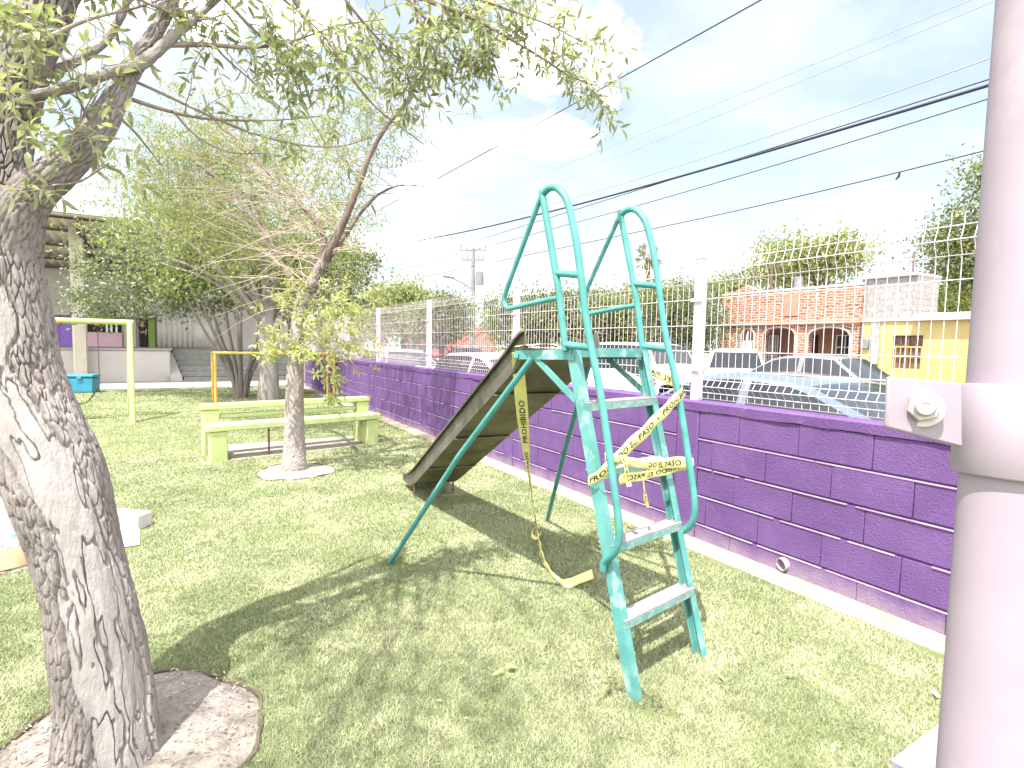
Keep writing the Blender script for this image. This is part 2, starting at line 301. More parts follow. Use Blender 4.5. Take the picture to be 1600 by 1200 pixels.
def leaves(name, P, D, L, W, m, parent, fine=False, bend=0.25, rnd=None, wup=0.6):
    """one lance-shaped leaf at each P along D"""
    P, D = np.asarray(P, float), unit(np.asarray(D, float)); n = len(P)
    L = np.asarray(L) * np.ones(n); W = np.asarray(W) * np.ones(n)
    nr = RNG.normal(size=(n, 3)) * (1 - wup) + np.array([0, 0, wup]); s = unit(np.cross(D, nr)); up = np.cross(s, D)
    l, w = L[:, None], W[:, None]
    r = RNG.random(n) if rnd is None else rnd
    if fine:
        a = P; b = P + D * l * .3 + s * w * .42 + up * w * .12; c = P + D * l * .3 - s * w * .42 + up * w * .12
        d = P + D * l * .65 + s * w * .4 - up * l * bend * .15; e = P + D * l * .65 - s * w * .4 - up * l * bend * .15
        f = P + D * l - up * l * bend; m1 = P + D * l * .3; m2 = P + D * l * .65 - up * l * bend * .25
        V = np.stack([a, b, c, m1, d, e, m2, f], 1).reshape(-1, 3); k = np.arange(n)[:, None] * 8
        Fc = np.concatenate([k + np.array([[0, 3, 1, 1]]), k + np.array([[0, 2, 3, 3]]), k + np.array([[1, 3, 6, 4]]), k + np.array([[3, 2, 5, 6]]), k + np.array([[4, 6, 7, 7]]), k + np.array([[6, 5, 7, 7]])])
        tri = np.concatenate([Fc[:2 * n, :3], Fc[4 * n:, :3], Fc[2 * n:4 * n, [0, 1, 2]], Fc[2 * n:4 * n, [0, 2, 3]]])
        return np_mesh(name, V, tri, m, parent, np.repeat(r, 8))
    V = np.stack([P, P + D * l * .5 + s * w * .5, P + D * l - up * l * bend * .5, P + D * l * .5 - s * w * .5], 1).reshape(-1, 3)
    Fc = np.arange(n)[:, None] * 4 + np.array([[0, 1, 2, 3]])
    return np_mesh(name, V, Fc, m, parent, np.repeat(r, 4))
# lattice noise in numpy
def _hash(i, j, k, s):
    h = (i * 374761393 + j * 668265263 + k * 2147483647 + s * 1274126177) & 0xFFFFFFFF
    h = ((h ^ (h >> 13)) * 1274126177) & 0xFFFFFFFF
    return ((h ^ (h >> 16)) & 0xFFFFFF) / float(0xFFFFFF)
def vnoise(P, s=0):
    P = np.asarray(P, float); I = np.floor(P).astype(np.int64); f = P - I; f = f * f * (3 - 2 * f); out = 0
    for a in (0, 1):
        for b in (0, 1):
            for c in (0, 1):
                w = (f[..., 0] if a else 1 - f[..., 0]) * (f[..., 1] if b else 1 - f[..., 1]) * (f[..., 2] if c else 1 - f[..., 2])
                out = out + w * _hash(I[..., 0] + a, I[..., 1] + b, I[..., 2] + c, s)
    return out
def fbm(P, o=4, s=0): return sum(vnoise(np.asarray(P) * 2 ** i, s + i) * 0.5 ** i for i in range(o)) / sum(0.5 ** i for i in range(o))
def worley(P, s=0):
    P = np.asarray(P, float); I = np.floor(P).astype(np.int64); f1 = np.full(P.shape[:-1], 9.0); f2 = f1.copy()
    for a in (-1, 0, 1):
        for b in (-1, 0, 1):
            for c in (-1, 0, 1):
                J = I + np.array([a, b, c])
                q = J + np.stack([_hash(J[..., 0], J[..., 1], J[..., 2], s + t) for t in (0, 1, 2)], -1)
                d = np.linalg.norm(q - P, axis=-1); f2 = np.minimum(f2, np.maximum(f1, d)); f1 = np.minimum(f1, d)
    return f1, f2
def spline(pts, n):
    """catmull-rom resample of points (k,d)"""
    P = np.asarray(pts, float); P = np.vstack([2 * P[0] - P[1], P, 2 * P[-1] - P[-2]]); m = len(P) - 3
    t = np.linspace(0, m - 1e-6, n); i = t.astype(int); f = (t - i)[:, None]
    a, b, c, d = P[i], P[i + 1], P[i + 2], P[i + 3]
    return .5 * (2 * b + (c - a) * f + (2 * a - 5 * b + 4 * c - d) * f ** 2 + (3 * b - a - 3 * c + d) * f ** 3)
# ------------------------------------------------------------------ camera, sun, sky
cam_d = bpy.data.cameras.new('camera'); cam = bpy.data.objects.new('camera', cam_d); COL.objects.link(cam)
cam_d.sensor_width = 36; cam_d.lens = F_PX / 1600 * 36; cam_d.clip_end = 2000; cam_d.clip_start = 0.02
M = Matrix.Identity(4)
for i in range(3): M[i][0], M[i][1], M[i][2], M[i][3] = RT[i], UP[i], -_fw[i], EYE[i]
cam.matrix_world = M; SC.camera = cam
SUN_DIR = Vector((-0.40, -0.20, 1.0)).normalized()
sd = bpy.data.lights.new('sun', 'SUN'); sd.energy = 3.9; sd.angle = R_(0.6); sd.color = (1.0, 0.955, 0.89)
so = bpy.data.objects.new('sun', sd); COL.objects.link(so); so.location = (-8, -4, 20); so.rotation_euler = SUN_DIR.to_track_quat('Z', 'Y').to_euler()
W = bpy.data.worlds.new('World'); SC.world = W; W.use_nodes = True
nt = W.node_tree; N = nt.nodes; L = nt.links; N.clear()
wo = N.new('ShaderNodeOutputWorld'); bg = N.new('ShaderNodeBackground'); bg.inputs['Strength'].default_value = 0.077
sky = N.new('ShaderNodeTexSky'); sky.sky_type = 'NISHITA'; sky.sun_disc = False
sky.sun_elevation = math.asin(SUN_DIR.z); sky.sun_rotation = math.atan2(SUN_DIR.x, SUN_DIR.y)
sky.air_density = 1.0; sky.dust_density = 1.2; sky.ozone_density = 1.0
geo = N.new('ShaderNodeNewGeometry'); vd = N.new('ShaderNodeVectorMath'); vd.operation = 'SCALE'; vd.inputs['Scale'].default_value = -1
tcw = N.new('ShaderNodeTexCoord')
def wnoise(scale, det, rg, st=(1, 1, 1)):
    mp = N.new('ShaderNodeMapping'); mp.inputs['Scale'].default_value = st; L.new(tcw.outputs['Generated'], mp.inputs[0])
    n = N.new('ShaderNodeTexNoise'); n.inputs['Scale'].default_value = scale; n.inputs['Detail'].default_value = det; n.inputs['Roughness'].default_value = rg
    L.new(mp.outputs[0], n.inputs['Vector']); return n.outputs['Fac']
def mth(op, a, b=None, clamp=False):
    x = N.new('ShaderNodeMath'); x.operation = op; x.use_clamp = clamp
    for i, v in enumerate((a, b)):
        if v is None: continue
        if isinstance(v, (int, float)): x.inputs[i].default_value = v
        else: L.new(v, x.inputs[i])
    return x.outputs[0]
puff = wnoise(9, 9, 0.62, (1, 1, 1.5)); total = None
# cumulus puffs: direction on the sky dome, angular half-sizes across and up, weight
def cloud(x, y, hw, hh, wgt=1.0, d=None):
    global total
    d = unit(ray(x, y)) if d is None else unit(np.array(d, float)); k_ = .68 if wgt <= 1 else 1.0; hw, hh = hw * k_, hh * k_; rt = unit(np.cross(d, np.array([0, 0, 1.0]))); up = np.cross(rt, d)
    def dot(v):
        n = N.new('ShaderNodeVectorMath'); n.operation = 'DOT_PRODUCT'; L.new(tcw.outputs['Generated'], n.inputs[0]); n.inputs[1].default_value = tuple(v); return n.outputs['Value']
    a = mth('MULTIPLY', dot(rt), F_PX / hw); b = mth('MULTIPLY', dot(up), F_PX / hh)
    r2 = mth('ADD', mth('MULTIPLY', a, a), mth('MULTIPLY', b, b))
    front = mth('GREATER_THAN', dot(d), 0.2)
    g = mth('MULTIPLY', mth('MULTIPLY', mth('SUBTRACT', 1.0, mth('MULTIPLY', mth('POWER', r2, 0.5), 0.5), clamp=True), front), wgt)
    total = g if total is None else mth('MAXIMUM', total, g)
for c in [(835, 218, 120, 42), (790, 210, 70, 28), (850, 75, 110, 75), (940, 75, 85, 75), (735, 321, 30, 14), (955, 152, 22, 24), (1345, 340, 105, 55), (1310, 372, 90, 34),
          (1170, 405, 110, 34), (645, 290, 55, 40), (300, 30, 150, 60, .8), (80, 420, 260, 120), (655, 385, 150, 40, .9), (760, 425, 120, 30, .8), (1010, 430, 170, 34, .8),
          (60, -200, 500, 160), (1900, 300, 260, 90), (-900, 200, 500, 160), (600, -900, 500, 300)]: cloud(*c)
for d_ in ((-1, -.2, .45), (-.9, -.9, .5), (0, -1, .45), (.8, -1, .5), (.6, -.7, .9), (-.8, -.1, 1.0), (-.2, -.6, 1.0), (.3, -.9, 1.0), (-1.1, .1, .4), (-.5, -1, .2)): cloud(0, 0, 480, 380, 1.3, d_)  # unseen bright clouds behind and above the camera, added to lift fill light
dens = N.new('ShaderNodeMapRange'); dens.interpolation_type = 'SMOOTHSTEP'; dens.inputs['From Min'].default_value = 0.56; dens.inputs['From Max'].default_value = 0.76
L.new(mth('ADD', mth('MULTIPLY', total, 0.55), mth('MULTIPLY', puff, 0.62)), dens.inputs['Value'])
cir = N.new('ShaderNodeMapRange'); cir.inputs['From Min'].default_value = 0.38; cir.inputs['From Max'].default_value = 0.78; cir.inputs['To Max'].default_value = 0.8; cir.inputs['To Min'].default_value = 0.22
L.new(wnoise(3.1, 8, 0.55, (1, 1.6, 2.6)), cir.inputs['Value'])
hzn = N.new('ShaderNodeSeparateXYZ'); L.new(tcw.outputs['Generated'], hzn.inputs[0])
low = N.new('ShaderNodeMapRange'); low.inputs['From Min'].default_value = 0.38; low.inputs['From Max'].default_value = 0.0; low.inputs['To Min'].default_value = 0.25; low.inputs['To Max'].default_value = 0.7
L.new(hzn.outputs['Z'], low.inputs['Value'])
def cmix(f, a, c):
    x = N.new('ShaderNodeMix'); x.data_type = 'RGBA'; L.new(f, x.inputs['Factor']); L.new(a, x.inputs['A']); x.inputs['B'].default_value = (*c, 1); return x.outputs['Result']
c1 = cmix(low.outputs['Result'], sky.outputs[0], (4.3, 4.95, 5.5))
c2 = cmix(cir.outputs['Result'], c1, (4.9, 5.2, 5.6))
c3 = cmix(dens.outputs['Result'], c2, (13.5, 13.5, 13.5))
L.new(c3, bg.inputs['Color']); L.new(bg.outputs[0], wo.inputs[0])
SC.view_settings.view_transform = 'Standard'; SC.view_settings.look = 'None'; SC.view_settings.exposure = 1.77; SC.view_settings.gamma = 1
SC.cycles.max_bounces = 8; SC.cycles.transparent_max_bounces = 8; SC.cycles.use_denoising = True

# ------------------------------------------------------------------ ground
def struct(name, mb, m, smooth=False): return tag(mb.build(name, m, None, smooth), kind='structure')
WX = 3.06                                            # inner face of the purple wall
struct('ground', MB().add([(-400, -400, -.40), (400, -400, -.40), (400, 400, -.40), (-400, 400, -.40)], [(0, 1, 2, 3)]), 'earth')
struct('lawn', MB().span((-40, -12, -.3), (2.86, 17.2, 0)), 'turf')
struct('concrete_strip', MB().span((2.86, -12, -.3), (WX + .1, 17.2, .004)), 'strip')
struct('pavement', MB().span((-40, 17.2, -.3), (WX + .1, 60, .03)), 'walk')
struct('sidewalk', MB().span((WX + .1, -60, -.3), (4.05, 140, -.10)), 'walk')
struct('road', MB().add([(4.05, -90, -.25), (15.2, -90, -.25), (15.2, 240, -.25), (4.05, 240, -.25)], [(0, 1, 2, 3)]), 'asphalt')
struct('far_sidewalk', MB().span((15.2, -90, -.38), (19.9, 240, -.12)), 'walk')
struct('lilac_slab', MB().span((1.93, -2.5, -.05), (2.84, .79, .022)), 'lilac_pad')
PITS = [(-.20, 2.10, .40), (.95, 5.87, .37)]
def pit(name, c, r, seed):
    mb = MB(); n = 64; rings = []
    for q in np.linspace(0.02, 1, 22):
        rr = r * q; pts = []
        for k in range(n):
            g = 2 * math.pi * k / n; w = 1 + .05 * math.sin(3 * g + seed) + .03 * math.sin(7 * g)
            x, y = c[0] + rr * w * math.cos(g), c[1] + rr * w * math.sin(g)
            z = .004 + .016 * (1 - q) + .022 * float(fbm(np.array([[x * 22, y * 22, seed]]), 4)[0]) * (1 - q ** 6)
            pts.append((x, y, z))
        rings.append(pts)
    mb.loft(rings); o = struct(name, mb, 'dirt', True)
    pts = []
    for k in range(n + 1):
        g = 2 * math.pi * k / n; w = 1.02 + .05 * math.sin(3 * g + seed) + .03 * math.sin(7 * g) + .012 * math.sin(19 * g)
        pts.append((c[0] + r * w * math.cos(g), c[1] + r * w * math.sin(g), .006 + .004 * math.sin(11 * g)))
    MB().tube(pts, .0065, 6, cap=False).build('edging', 'darkwood', o); return o
pit('soil_bed', PITS[0][:2], PITS[0][2], 3); pit('soil_bed', PITS[1][:2], PITS[1][2], 9)
mb = MB(); mb.add([(.42, 6.72, .004), (1.98, 6.98, .004), (2.02, 7.75, .004), (.38, 7.75, .004)], [(0, 1, 2, 3)]); struct('bare_soil', mb, 'dirt')

# turf fibres: short blades, denser and finer close by
def turf():
    parts = []
    for n, x0, x1, y0, y1, pw in ((2500000, -2.6, 2.88, .4, 7.5, 1.6), (900000, -3.4, 2.88, 7.5, 17.15, 1.25)):
        x = RNG.uniform(x0, x1, n); y = RNG.uniform(y0, y1, n); P = np.stack([x, y, np.zeros(n)], 1)
        dv = P - EYE; dep = dv @ _fw; px = 800 + F_PX * (dv @ RT) / dep; py = 600 - F_PX * (dv @ UP) / dep
        clump = fbm(P * 90, 2, 77)
        keep = (dep > .3) & (px > -160) & (px < 1760) & (py < 1350) & (RNG.random(n) < np.minimum(1, (2.0 / np.maximum(dep, .3)) ** pw) * np.clip((clump - .05) * 2.2, .45, 1))
        for cx, cy, r in PITS: keep &= (np.hypot(x - cx, y - cy) > r * (1 + .06 * np.sin(5 * np.arctan2(y - cy, x - cx))))
        keep &= ~((x > 1.93) & (y < .79)); keep &= ~((x > .4) & (x < 2.0) & (y > 6.75 + (x - .42) * .17) & (y < 7.75))
        keep &= ~((x < -.27) & (y > 4.1) & (y < 4.75)); keep &= x < 2.865 + .03 * np.sin(y * 5) + .02 * np.sin(y * 17) - .02
        keep &= np.hypot(x - 1.47, (y - 1.37) * .8) > .055 + .02 * np.sin(x * 90)
        parts.append((P[keep], dep[keep], clump[keep]))
    P, dep, clump = (np.concatenate([p[i] for p in parts]) for i in range(3)); n = len(P)
    h = RNG.uniform(.007, .016, n) * (.85 + .4 * clump); w = .0012 * np.maximum(1, dep / 2.0); a = RNG.uniform(0, 2 * np.pi, n)
    lean = RNG.normal(0, .009, (n, 2))
    s = np.stack([np.cos(a), np.sin(a), np.zeros(n)], 1) * w[:, None]
    tip = P + np.stack([lean[:, 0], lean[:, 1], h], 1)
    V = np.stack([P - s, P + s, tip], 1).reshape(-1, 3); Fc = np.arange(n)[:, None] * 3 + np.array([[0, 1, 2]])
    patch = fbm(P * 2.2, 3, 5); straw = np.clip((fbm(P * 5.5, 3, 12) - .56) * 4, 0, .5)
    r = np.clip(RNG.random(n) * .62 + (patch - .5) * .9 + .16 + straw * .7, 0, 1)
    o = np_mesh('turf_fibres', V, Fc, 'blade', None, np.repeat(r, 3)); tag(o, kind='stuff', label='short green artificial turf fibres covering the playground', cat='grass')
    print('blades', n)
turf()

# ------------------------------------------------------------------ purple block wall
POSTS = [.15 + 2.5 * k for k in range(0, 7)]
def wall():
    w = thing('block_wall', (WX, 0, 0), 'low purple painted concrete block wall running the length of the lawn', 'wall')
    rows = [(-.08, .12), (.12, .32), (.32, .52), (.52, .72), (.72, .915)]
    mb = MB(); j = .0018; ends = [.15 - 2.5] + POSTS + [17.2]
    for a, b in zip(ends[:-1], ends[1:]):
        y0, y1 = a + .10, b - .10
        for ri, (z0, z1) in enumerate(rows):
            y = y0 - (.2 if ri % 2 else 0.0) + .02 * math.sin(a * 7 + ri)
            while y < y1:
                s, e = max(y, y0), min(y + .4, y1); y += .4
                if e - s < .03: continue
                p = random.uniform(-.0025, .0025)
                mb.span((WX + p, s + j, z0 + .003), (WX + .14, e - j, z1 - .0095))
    led = MB()  # broken pale strips along the joints, drawn in as sunlit edges
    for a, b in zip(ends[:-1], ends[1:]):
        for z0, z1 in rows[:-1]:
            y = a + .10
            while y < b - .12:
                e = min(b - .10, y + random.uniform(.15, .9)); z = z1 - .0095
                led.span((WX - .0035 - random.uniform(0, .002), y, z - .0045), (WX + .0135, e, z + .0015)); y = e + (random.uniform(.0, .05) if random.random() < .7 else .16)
    mb.span((WX + .014, ends[0], -.2), (WX + .13, 17.2, .93))
    led.build('joint_highlight', 'ledge_highlight', w, smooth=False)
    mb.build('block', 'purple', w, bevel=.0026)
    for y in POSTS[1:]:
        MB().span((WX - .004, y - .095, -.1), (WX + .15, y + .095, .935)).build('pilaster', 'purple', w, bevel=.008)
    # ragged mortar capping course
    mb = MB(); ys = np.arange(-2.4, 17.2, .035); rings = []
    for i, y in enumerate(ys):
        o = .008 * float(vnoise(np.array([[y * 9, 0, 1]]))[0]); d = .022 * float(fbm(np.array([[y * 6, 3, 1]]), 3)[0])
        rings.append([(WX - .004 - o, y, .918 - d), (WX + .15, y, .90), (WX + .155, y, .968), (WX + .01, y, .972), (WX - .006 - o, y, .962)])
    mb.loft(rings); mb.build('capping', 'purple', w, ang=50)
    pp = MB(); c = Vector((WX - .02, 1.885, .055)); ax = Vector((1, -.25, .12)).normalized(); b1 = ax.orthogonal().normalized(); b2 = ax.cross(b1); rings = []
    for d, r in ((.12, .034), (.02, .034), (-.004, .0345), (-.004, .037), (.14, .038)):
        rings.append([c + ax * d + (b1 * math.cos(t) + b2 * math.sin(t)) * r for t in np.linspace(0, 2 * math.pi, 24, endpoint=False)])
    pp.loft(rings, cap=True); dp_ = tag(pp.build('drain_pipe', 'slab', w), label='short pale drain pipe stub low in the wall')
    MB().loft([[c + ax * d + (b1 * math.cos(t) + b2 * math.sin(t)) * .0335 for t in np.linspace(0, 2 * math.pi, 24, endpoint=False)] for d in (.03, .05)]).build('bore', 'dark', dp_)
    return w
wall()
def fence():
    f = thing('mesh_fence', (WX + .07, 0, .97), 'pale pink welded wire mesh fence standing along the top of the purple wall', 'fence')
    X = WX + .075
    for y in POSTS[1:]:
        p = MB().span((X - .03, y - .03, .97), (X + .03, y + .03, 1.965)).build('post', 'pink', f, bevel=.003)
        MB().span((X - .033, y - .033, 1.965), (X + .033, y + .033, 1.985)).build('post_cap', 'pink', p, bevel=.003)
        for z in (1.19, 1.68): MB().span((X - .042, y - .05, z - .012), (X - .0305, y + .05, z + .012)).build('clip', 'pink', p)
    ends = [POSTS[0] - 2.5] + POSTS + [POSTS[-1] + 2.2]
    prof = [(0, .985), (0, 1.03), (-.035, 1.075), (0, 1.12), (0, 1.80), (-.03, 1.87), (0, 1.94), (0, 2.0)]
    for a, b in zip(ends[:-1], ends[1:]):
        mb = MB(); n = 46
        for i in range(n + 1):
            y = a + .05 + (b - a - .1) * i / n
            mb.tube([(X + dx, y, z) for dx, z in prof], .0021, 4)
        for dx, z in ((0, .99), (0, 1.03), (-.035, 1.075), (0, 1.12), (0, 1.19), (0, 1.318), (0, 1.5), (0, 1.685), (0, 1.80), (-.03, 1.87), (0, 1.94)):
            mb.tube([(X + dx - .004, a + .03, z), (X + dx - .004, b - .03, z)], .0025, 4)
        mb.build('wire_panel', 'wire', f, smooth=False)
fence()

# ------------------------------------------------------------------ near post with bolted clamp
def near_post():
    d = .75; e1, e0 = at(1582, -60, d), at(1480, 1250, d); r = .066
    ax = (e1 - e0).normalized(); side = Vector(RT); side = (side - ax * side.dot(ax)).normalized(); fw = ax.cross(side)
    if fw.dot(Vector(_fw)) < 0: fw = -fw
    c0 = e0 + side * r; k = -c0.z / ax.z; base = c0 + ax * k
    t = thing('gate_post', tuple(base), 'thick pale pink round steel post with a bolted clamp', 'post')
    def ring(s, rr, n=64): return [base + ax * s + (side * math.cos(g) + fw * math.sin(g)) * rr for g in np.linspace(0, 2 * math.pi, n, endpoint=False)]
    MB().loft([ring(s, r) for s in np.linspace(-.02, 2.08, 12)]).build('shaft', 'postpink', t)
    def S(px, py): return (at(px, py, d) - base).dot(ax)
    s0, s1 = S(1492, 738), S(1500, 597)
    MB().loft([ring(s0, r + .001), ring(s0, r + .009), ring(s0 + .002, r + .0105), ring(s1 - .002, r + .0105), ring(s1, r + .009), ring(s1, r + .001)]).build('clamp_band', 'postpink', t, ang=50)
    p = [at(x, y, d - .008) for x, y in ((1385, 668), (1506, 700), (1504, 599), (1389, 588))]
    nrm = (p[1] - p[0]).cross(p[3] - p[0]).normalized()
    if nrm.dot(Vector(_fw)) < 0: nrm = -nrm
    pl = MB().hexa([p[0], p[1], p[1] + nrm * .008, p[0] + nrm * .008, p[3], p[2], p[2] + nrm * .008, p[3] + nrm * .008]).build('clamp_lug', 'postpink', t, bevel=.003)
    c = at(1441, 638, d - .008); ba = (-nrm + Vector(RT) * -.55 + Vector((0, 0, .12))).normalized(); b1 = ba.orthogonal().normalized(); b2 = ba.cross(b1)
    def rg(s, rr, n): return [c + ba * s + (b1 * math.cos(g) + b2 * math.sin(g)) * rr for g in np.linspace(0, 2 * math.pi, n, endpoint=False)]
    bo = MB().loft([rg(-.01, .012, 32), rg(.026, .012, 32), rg(.029, .010, 32), rg(.029, .006, 32), rg(.0275, .005, 32)]).build('bolt', 'bolt', t)
    MB().loft([rg(.000, .0195, 6), rg(.016, .0195, 6)]).build('nut', 'bolt', bo, bevel=.002)
    MB().loft([rg(-.004, .026, 40), rg(.001, .026, 40)]).build('washer', 'bolt', bo, bevel=.001)
near_post()
# ------------------------------------------------------------------ slide
LF, RF = hz(985, 1095), hz(1100, 1020)
CW = (RF - LF).normalized(); CU = Vector((-CW.y, CW.x, 0)); CC = (LF + RF) / 2; HW = .25
def P(a, b, z): return CC + CW * a + CU * b + Vector((0, 0, z))
def slide():
    t = thing('playground_slide', tuple(CC), 'old metal playground slide with worn teal ladder and handrails, tied off with yellow tape', 'slide')
    ZT = 1.33; lean = .372 / ZT
    for s in (-1, 1):                                   # stringers: channel section, web on the outside
        mb = MB(); a = s * HW; wb = .006
        def sect(z):
            b = z * lean; o = []
            for da, db in ((0, -.023), (-s * .036, -.023), (-s * .036, -.017), (-s * wb, -.017), (-s * wb, .019), (-s * .036, .019), (-s * .036, .025), (0, .025)): o.append(P(a + da, b + db, z))
            return o if s > 0 else o
        mb.loft([sect(-.03), sect(.5), sect(1.0), sect(ZT - .004)]); mb.build('stringer', 'teal', t, smooth=False)
    for z in (.285, .56, .84, 1.11):
        b = z * lean
        st = MB(); st.hexa([P(-HW + .007, b - .032, z - .006), P(HW - .007, b - .032, z - .006), P(HW - .007, b + .040, z - .006), P(-HW + .007, b + .040, z - .006),
                            P(-HW + .007, b - .032, z), P(HW - .007, b - .032, z), P(HW - .007, b + .040, z), P(-HW + .007, b + .040, z)])
        st.cm = 1
        st.hexa([P(-HW + .007, b - .033, z - .034), P(HW - .007, b - .033, z - .034), P(HW - .007, b - .028, z - .034), P(-HW + .007, b - .028, z - .034),
                 P(-HW + .007, b - .033, z - .0065), P(HW - .007, b - .033, z - .0065), P(HW - .007, b - .028, z - .0065), P(-HW + .007, b - .028, z - .0065)])
        st.build('step', ['step', 'steplip'], t, smooth=False)
    # platform: thin dark deck in a teal angle frame
    b0, b1 = .375, .705
    MB().hexa([P(-HW + .006, b0 + .006, 1.300), P(HW - .006, b0 + .006, 1.300), P(HW - .006, b1, 1.300), P(-HW + .006, b1, 1.300), P(-HW + .006, b0 + .006, 1.325), P(HW - .006, b0 + .006, 1.325), P(HW - .006, b1, 1.325), P(-HW + .006, b1, 1.325)]).build('platform', 'chute', t, smooth=False)
    fr = MB()
    for s in (-1, 1): fr.beam(P(s * HW, b0 - .03, 1.305), P(s * HW, b1 + .01, 1.295), .012, .042, CW)
    fr.beam(P(-HW - .01, b0 - .012, 1.314), P(HW + .01, b0 - .012, 1.314), .014, .04, CU)
    fr.build('platform_frame', 'teal', t, smooth=False)
    MB().beam(P(-HW - .02, b1 - .01, 1.292), P(-HW + .02, b1 + .012, 1.286), .02, .02, CU).build('bracket', 'teal', t)
    # handrails: one bent pipe each side
    for s in (-1, 1):
        a = s * (HW + .014)
        out = [(.150, .46), (.142, .50), (.098, .545), (.078, .60), (.082, .68), (.118, .85), (.190, 1.16), (.262, 1.40), (.330, 1.72), (.372, 1.87), (.405, 1.945), (.455, 1.995), (.505, 2.005), (.55, 1.985)]
        pts = [P(a, b, z) for b, z in out]
        pts = [Vector(q) for q in spline([tuple(p) for p in pts], 70)]
        h = MB().tube(pts, .0150, 12)
        h.tube([P(a, .55, 2.002), P(a, .50, 1.82), P(a, .43, 1.56), P(a, .385, 1.32)], .0150, 12)
        loop = spline([tuple(P(a, b, z)) for b, z in ((.545, 1.995), (.66, 1.80), (.775, 1.60), (.795, 1.545), (.770, 1.512), (.72, 1.512), (.56, 1.53), (.42, 1.542))], 60)
        h.tube([Vector(q) for q in loop], .0115, 10)
        h.tube([P(a, .452, 1.645), P(a, .312, 1.625)], .0145, 10)
        h.tube([P(a, .395, 1.345), P(a, .245, 1.335)], .0150, 10)
        h.build('handrail', 'tealpipe', t, ang=60)
        MB().beam(P(s * (HW - .004), .585, 1.283), P(s * (HW - .004), .335, 1.115), .010, .026, CW).build('brace', 'teal', t, smooth=False)
    MB().tube([P(-HW, .60, 1.285), P(-.30, 1.10, .76), P(-.368, 1.747, -.02)], .0150, 12).build('strut', 'tealpipe', t)
    MB().tube([P(HW, .70, 1.29), P(.60, 1.22, .64), P(.977, 1.751, -.02)], .0150, 12).build('strut', 'tealpipe', t)
    # chute: channel section swept down the run
    q = Vector((1.335, 2.135, 0)); v = Vector((.143, .99, 0)).normalized(); n = Vector((v.y, -v.x, 0)); wd = .385
    path = [(-.07, 1.30), (0, 1.27), (.1, 1.212), (1.0, .762), (2.12, .195), (2.24, .14), (2.33, .105), (2.44, .080), (2.57, .066), (2.72, .062)]
    def sect(i):
        s, z = path[i]; a = path[max(i - 1, 0)]; b = path[min(i + 1, len(path) - 1)]
        tg = Vector((b[0] - a[0], b[1] - a[1])).normalized(); up = v * -tg.y + Vector((0, 0, tg.x)); c = q + v * s + Vector((0, 0, z))
        h = .118 if i < 7 else (.105, .092, .080)[i - 7]
        pr = [(-.022, h - .012), (-.022, h), (.004, h + .003), (.004, .006), (wd - .004, .006), (wd - .004, h + .003), (wd + .022, h), (wd + .022, h - .012), (wd + .003, h - .004), (wd, 0), (0, 0), (-.001, h - .004)]
        return [c + n * x + up * y for x, y in pr]
    mb = MB().loft([sect(i) for i in range(len(path))]); mb.m = []
    for f in mb.f: mb.m.append(0)
    k = 12
    for idx, f in enumerate(mb.f[:-2]):
        mb.m[idx] = 1 if idx % k == 9 else 0
    ch = mb.build('chute', ['chute', 'chute_under'], t, smooth=False)
    for s in (.35, 1.05, 1.75):
        z = 1.264 - .5 * s; MB().beam(q + v * s + Vector((0, 0, z - .012)) + n * .0, q + v * s + n * wd + Vector((0, 0, z - .012)), .03, .006, v).build('stiffener', 'chute_under', ch, smooth=False)
    for x in (.015, wd - .02): MB().tube([q + v * 2.30 + n * x + Vector((0, 0, .12)), q + v * 2.30 + n * x + Vector((0, 0, -.02))], .008, 8).build('foot', 'rust', t)
    return t
slide()
# ------------------------------------------------------------------ warning tape
def lettering(text, size):
    cu = bpy.data.curves.new('tmp', 'FONT'); cu.body = text; cu.size = size; cu.resolution_u = 2; cu.offset = size * .018; cu.space_character = 1.06
    ob = bpy.data.objects.new('tmp', cu); COL.objects.link(ob); dg = bpy.context.evaluated_depsgraph_get(); me = ob.evaluated_get(dg).to_mesh()
    import bmesh
    bm = bmesh.new(); bm.from_mesh(me); bmesh.ops.triangulate(bm, faces=bm.faces[:])
    for _ in range(2): bmesh.ops.subdivide_edges(bm, edges=[e for e in bm.edges if abs(e.verts[0].co.x - e.verts[1].co.x) > .01], cuts=1); bmesh.ops.triangulate(bm, faces=bm.faces[:])
    V = [tuple(x.co) for x in bm.verts]; Fc = [tuple(x.index for x in f.verts) for f in bm.faces]; bm.free()
    ob.evaluated_get(dg).to_mesh_clear(); bpy.data.objects.remove(ob); bpy.data.curves.remove(cu); return V, Fc
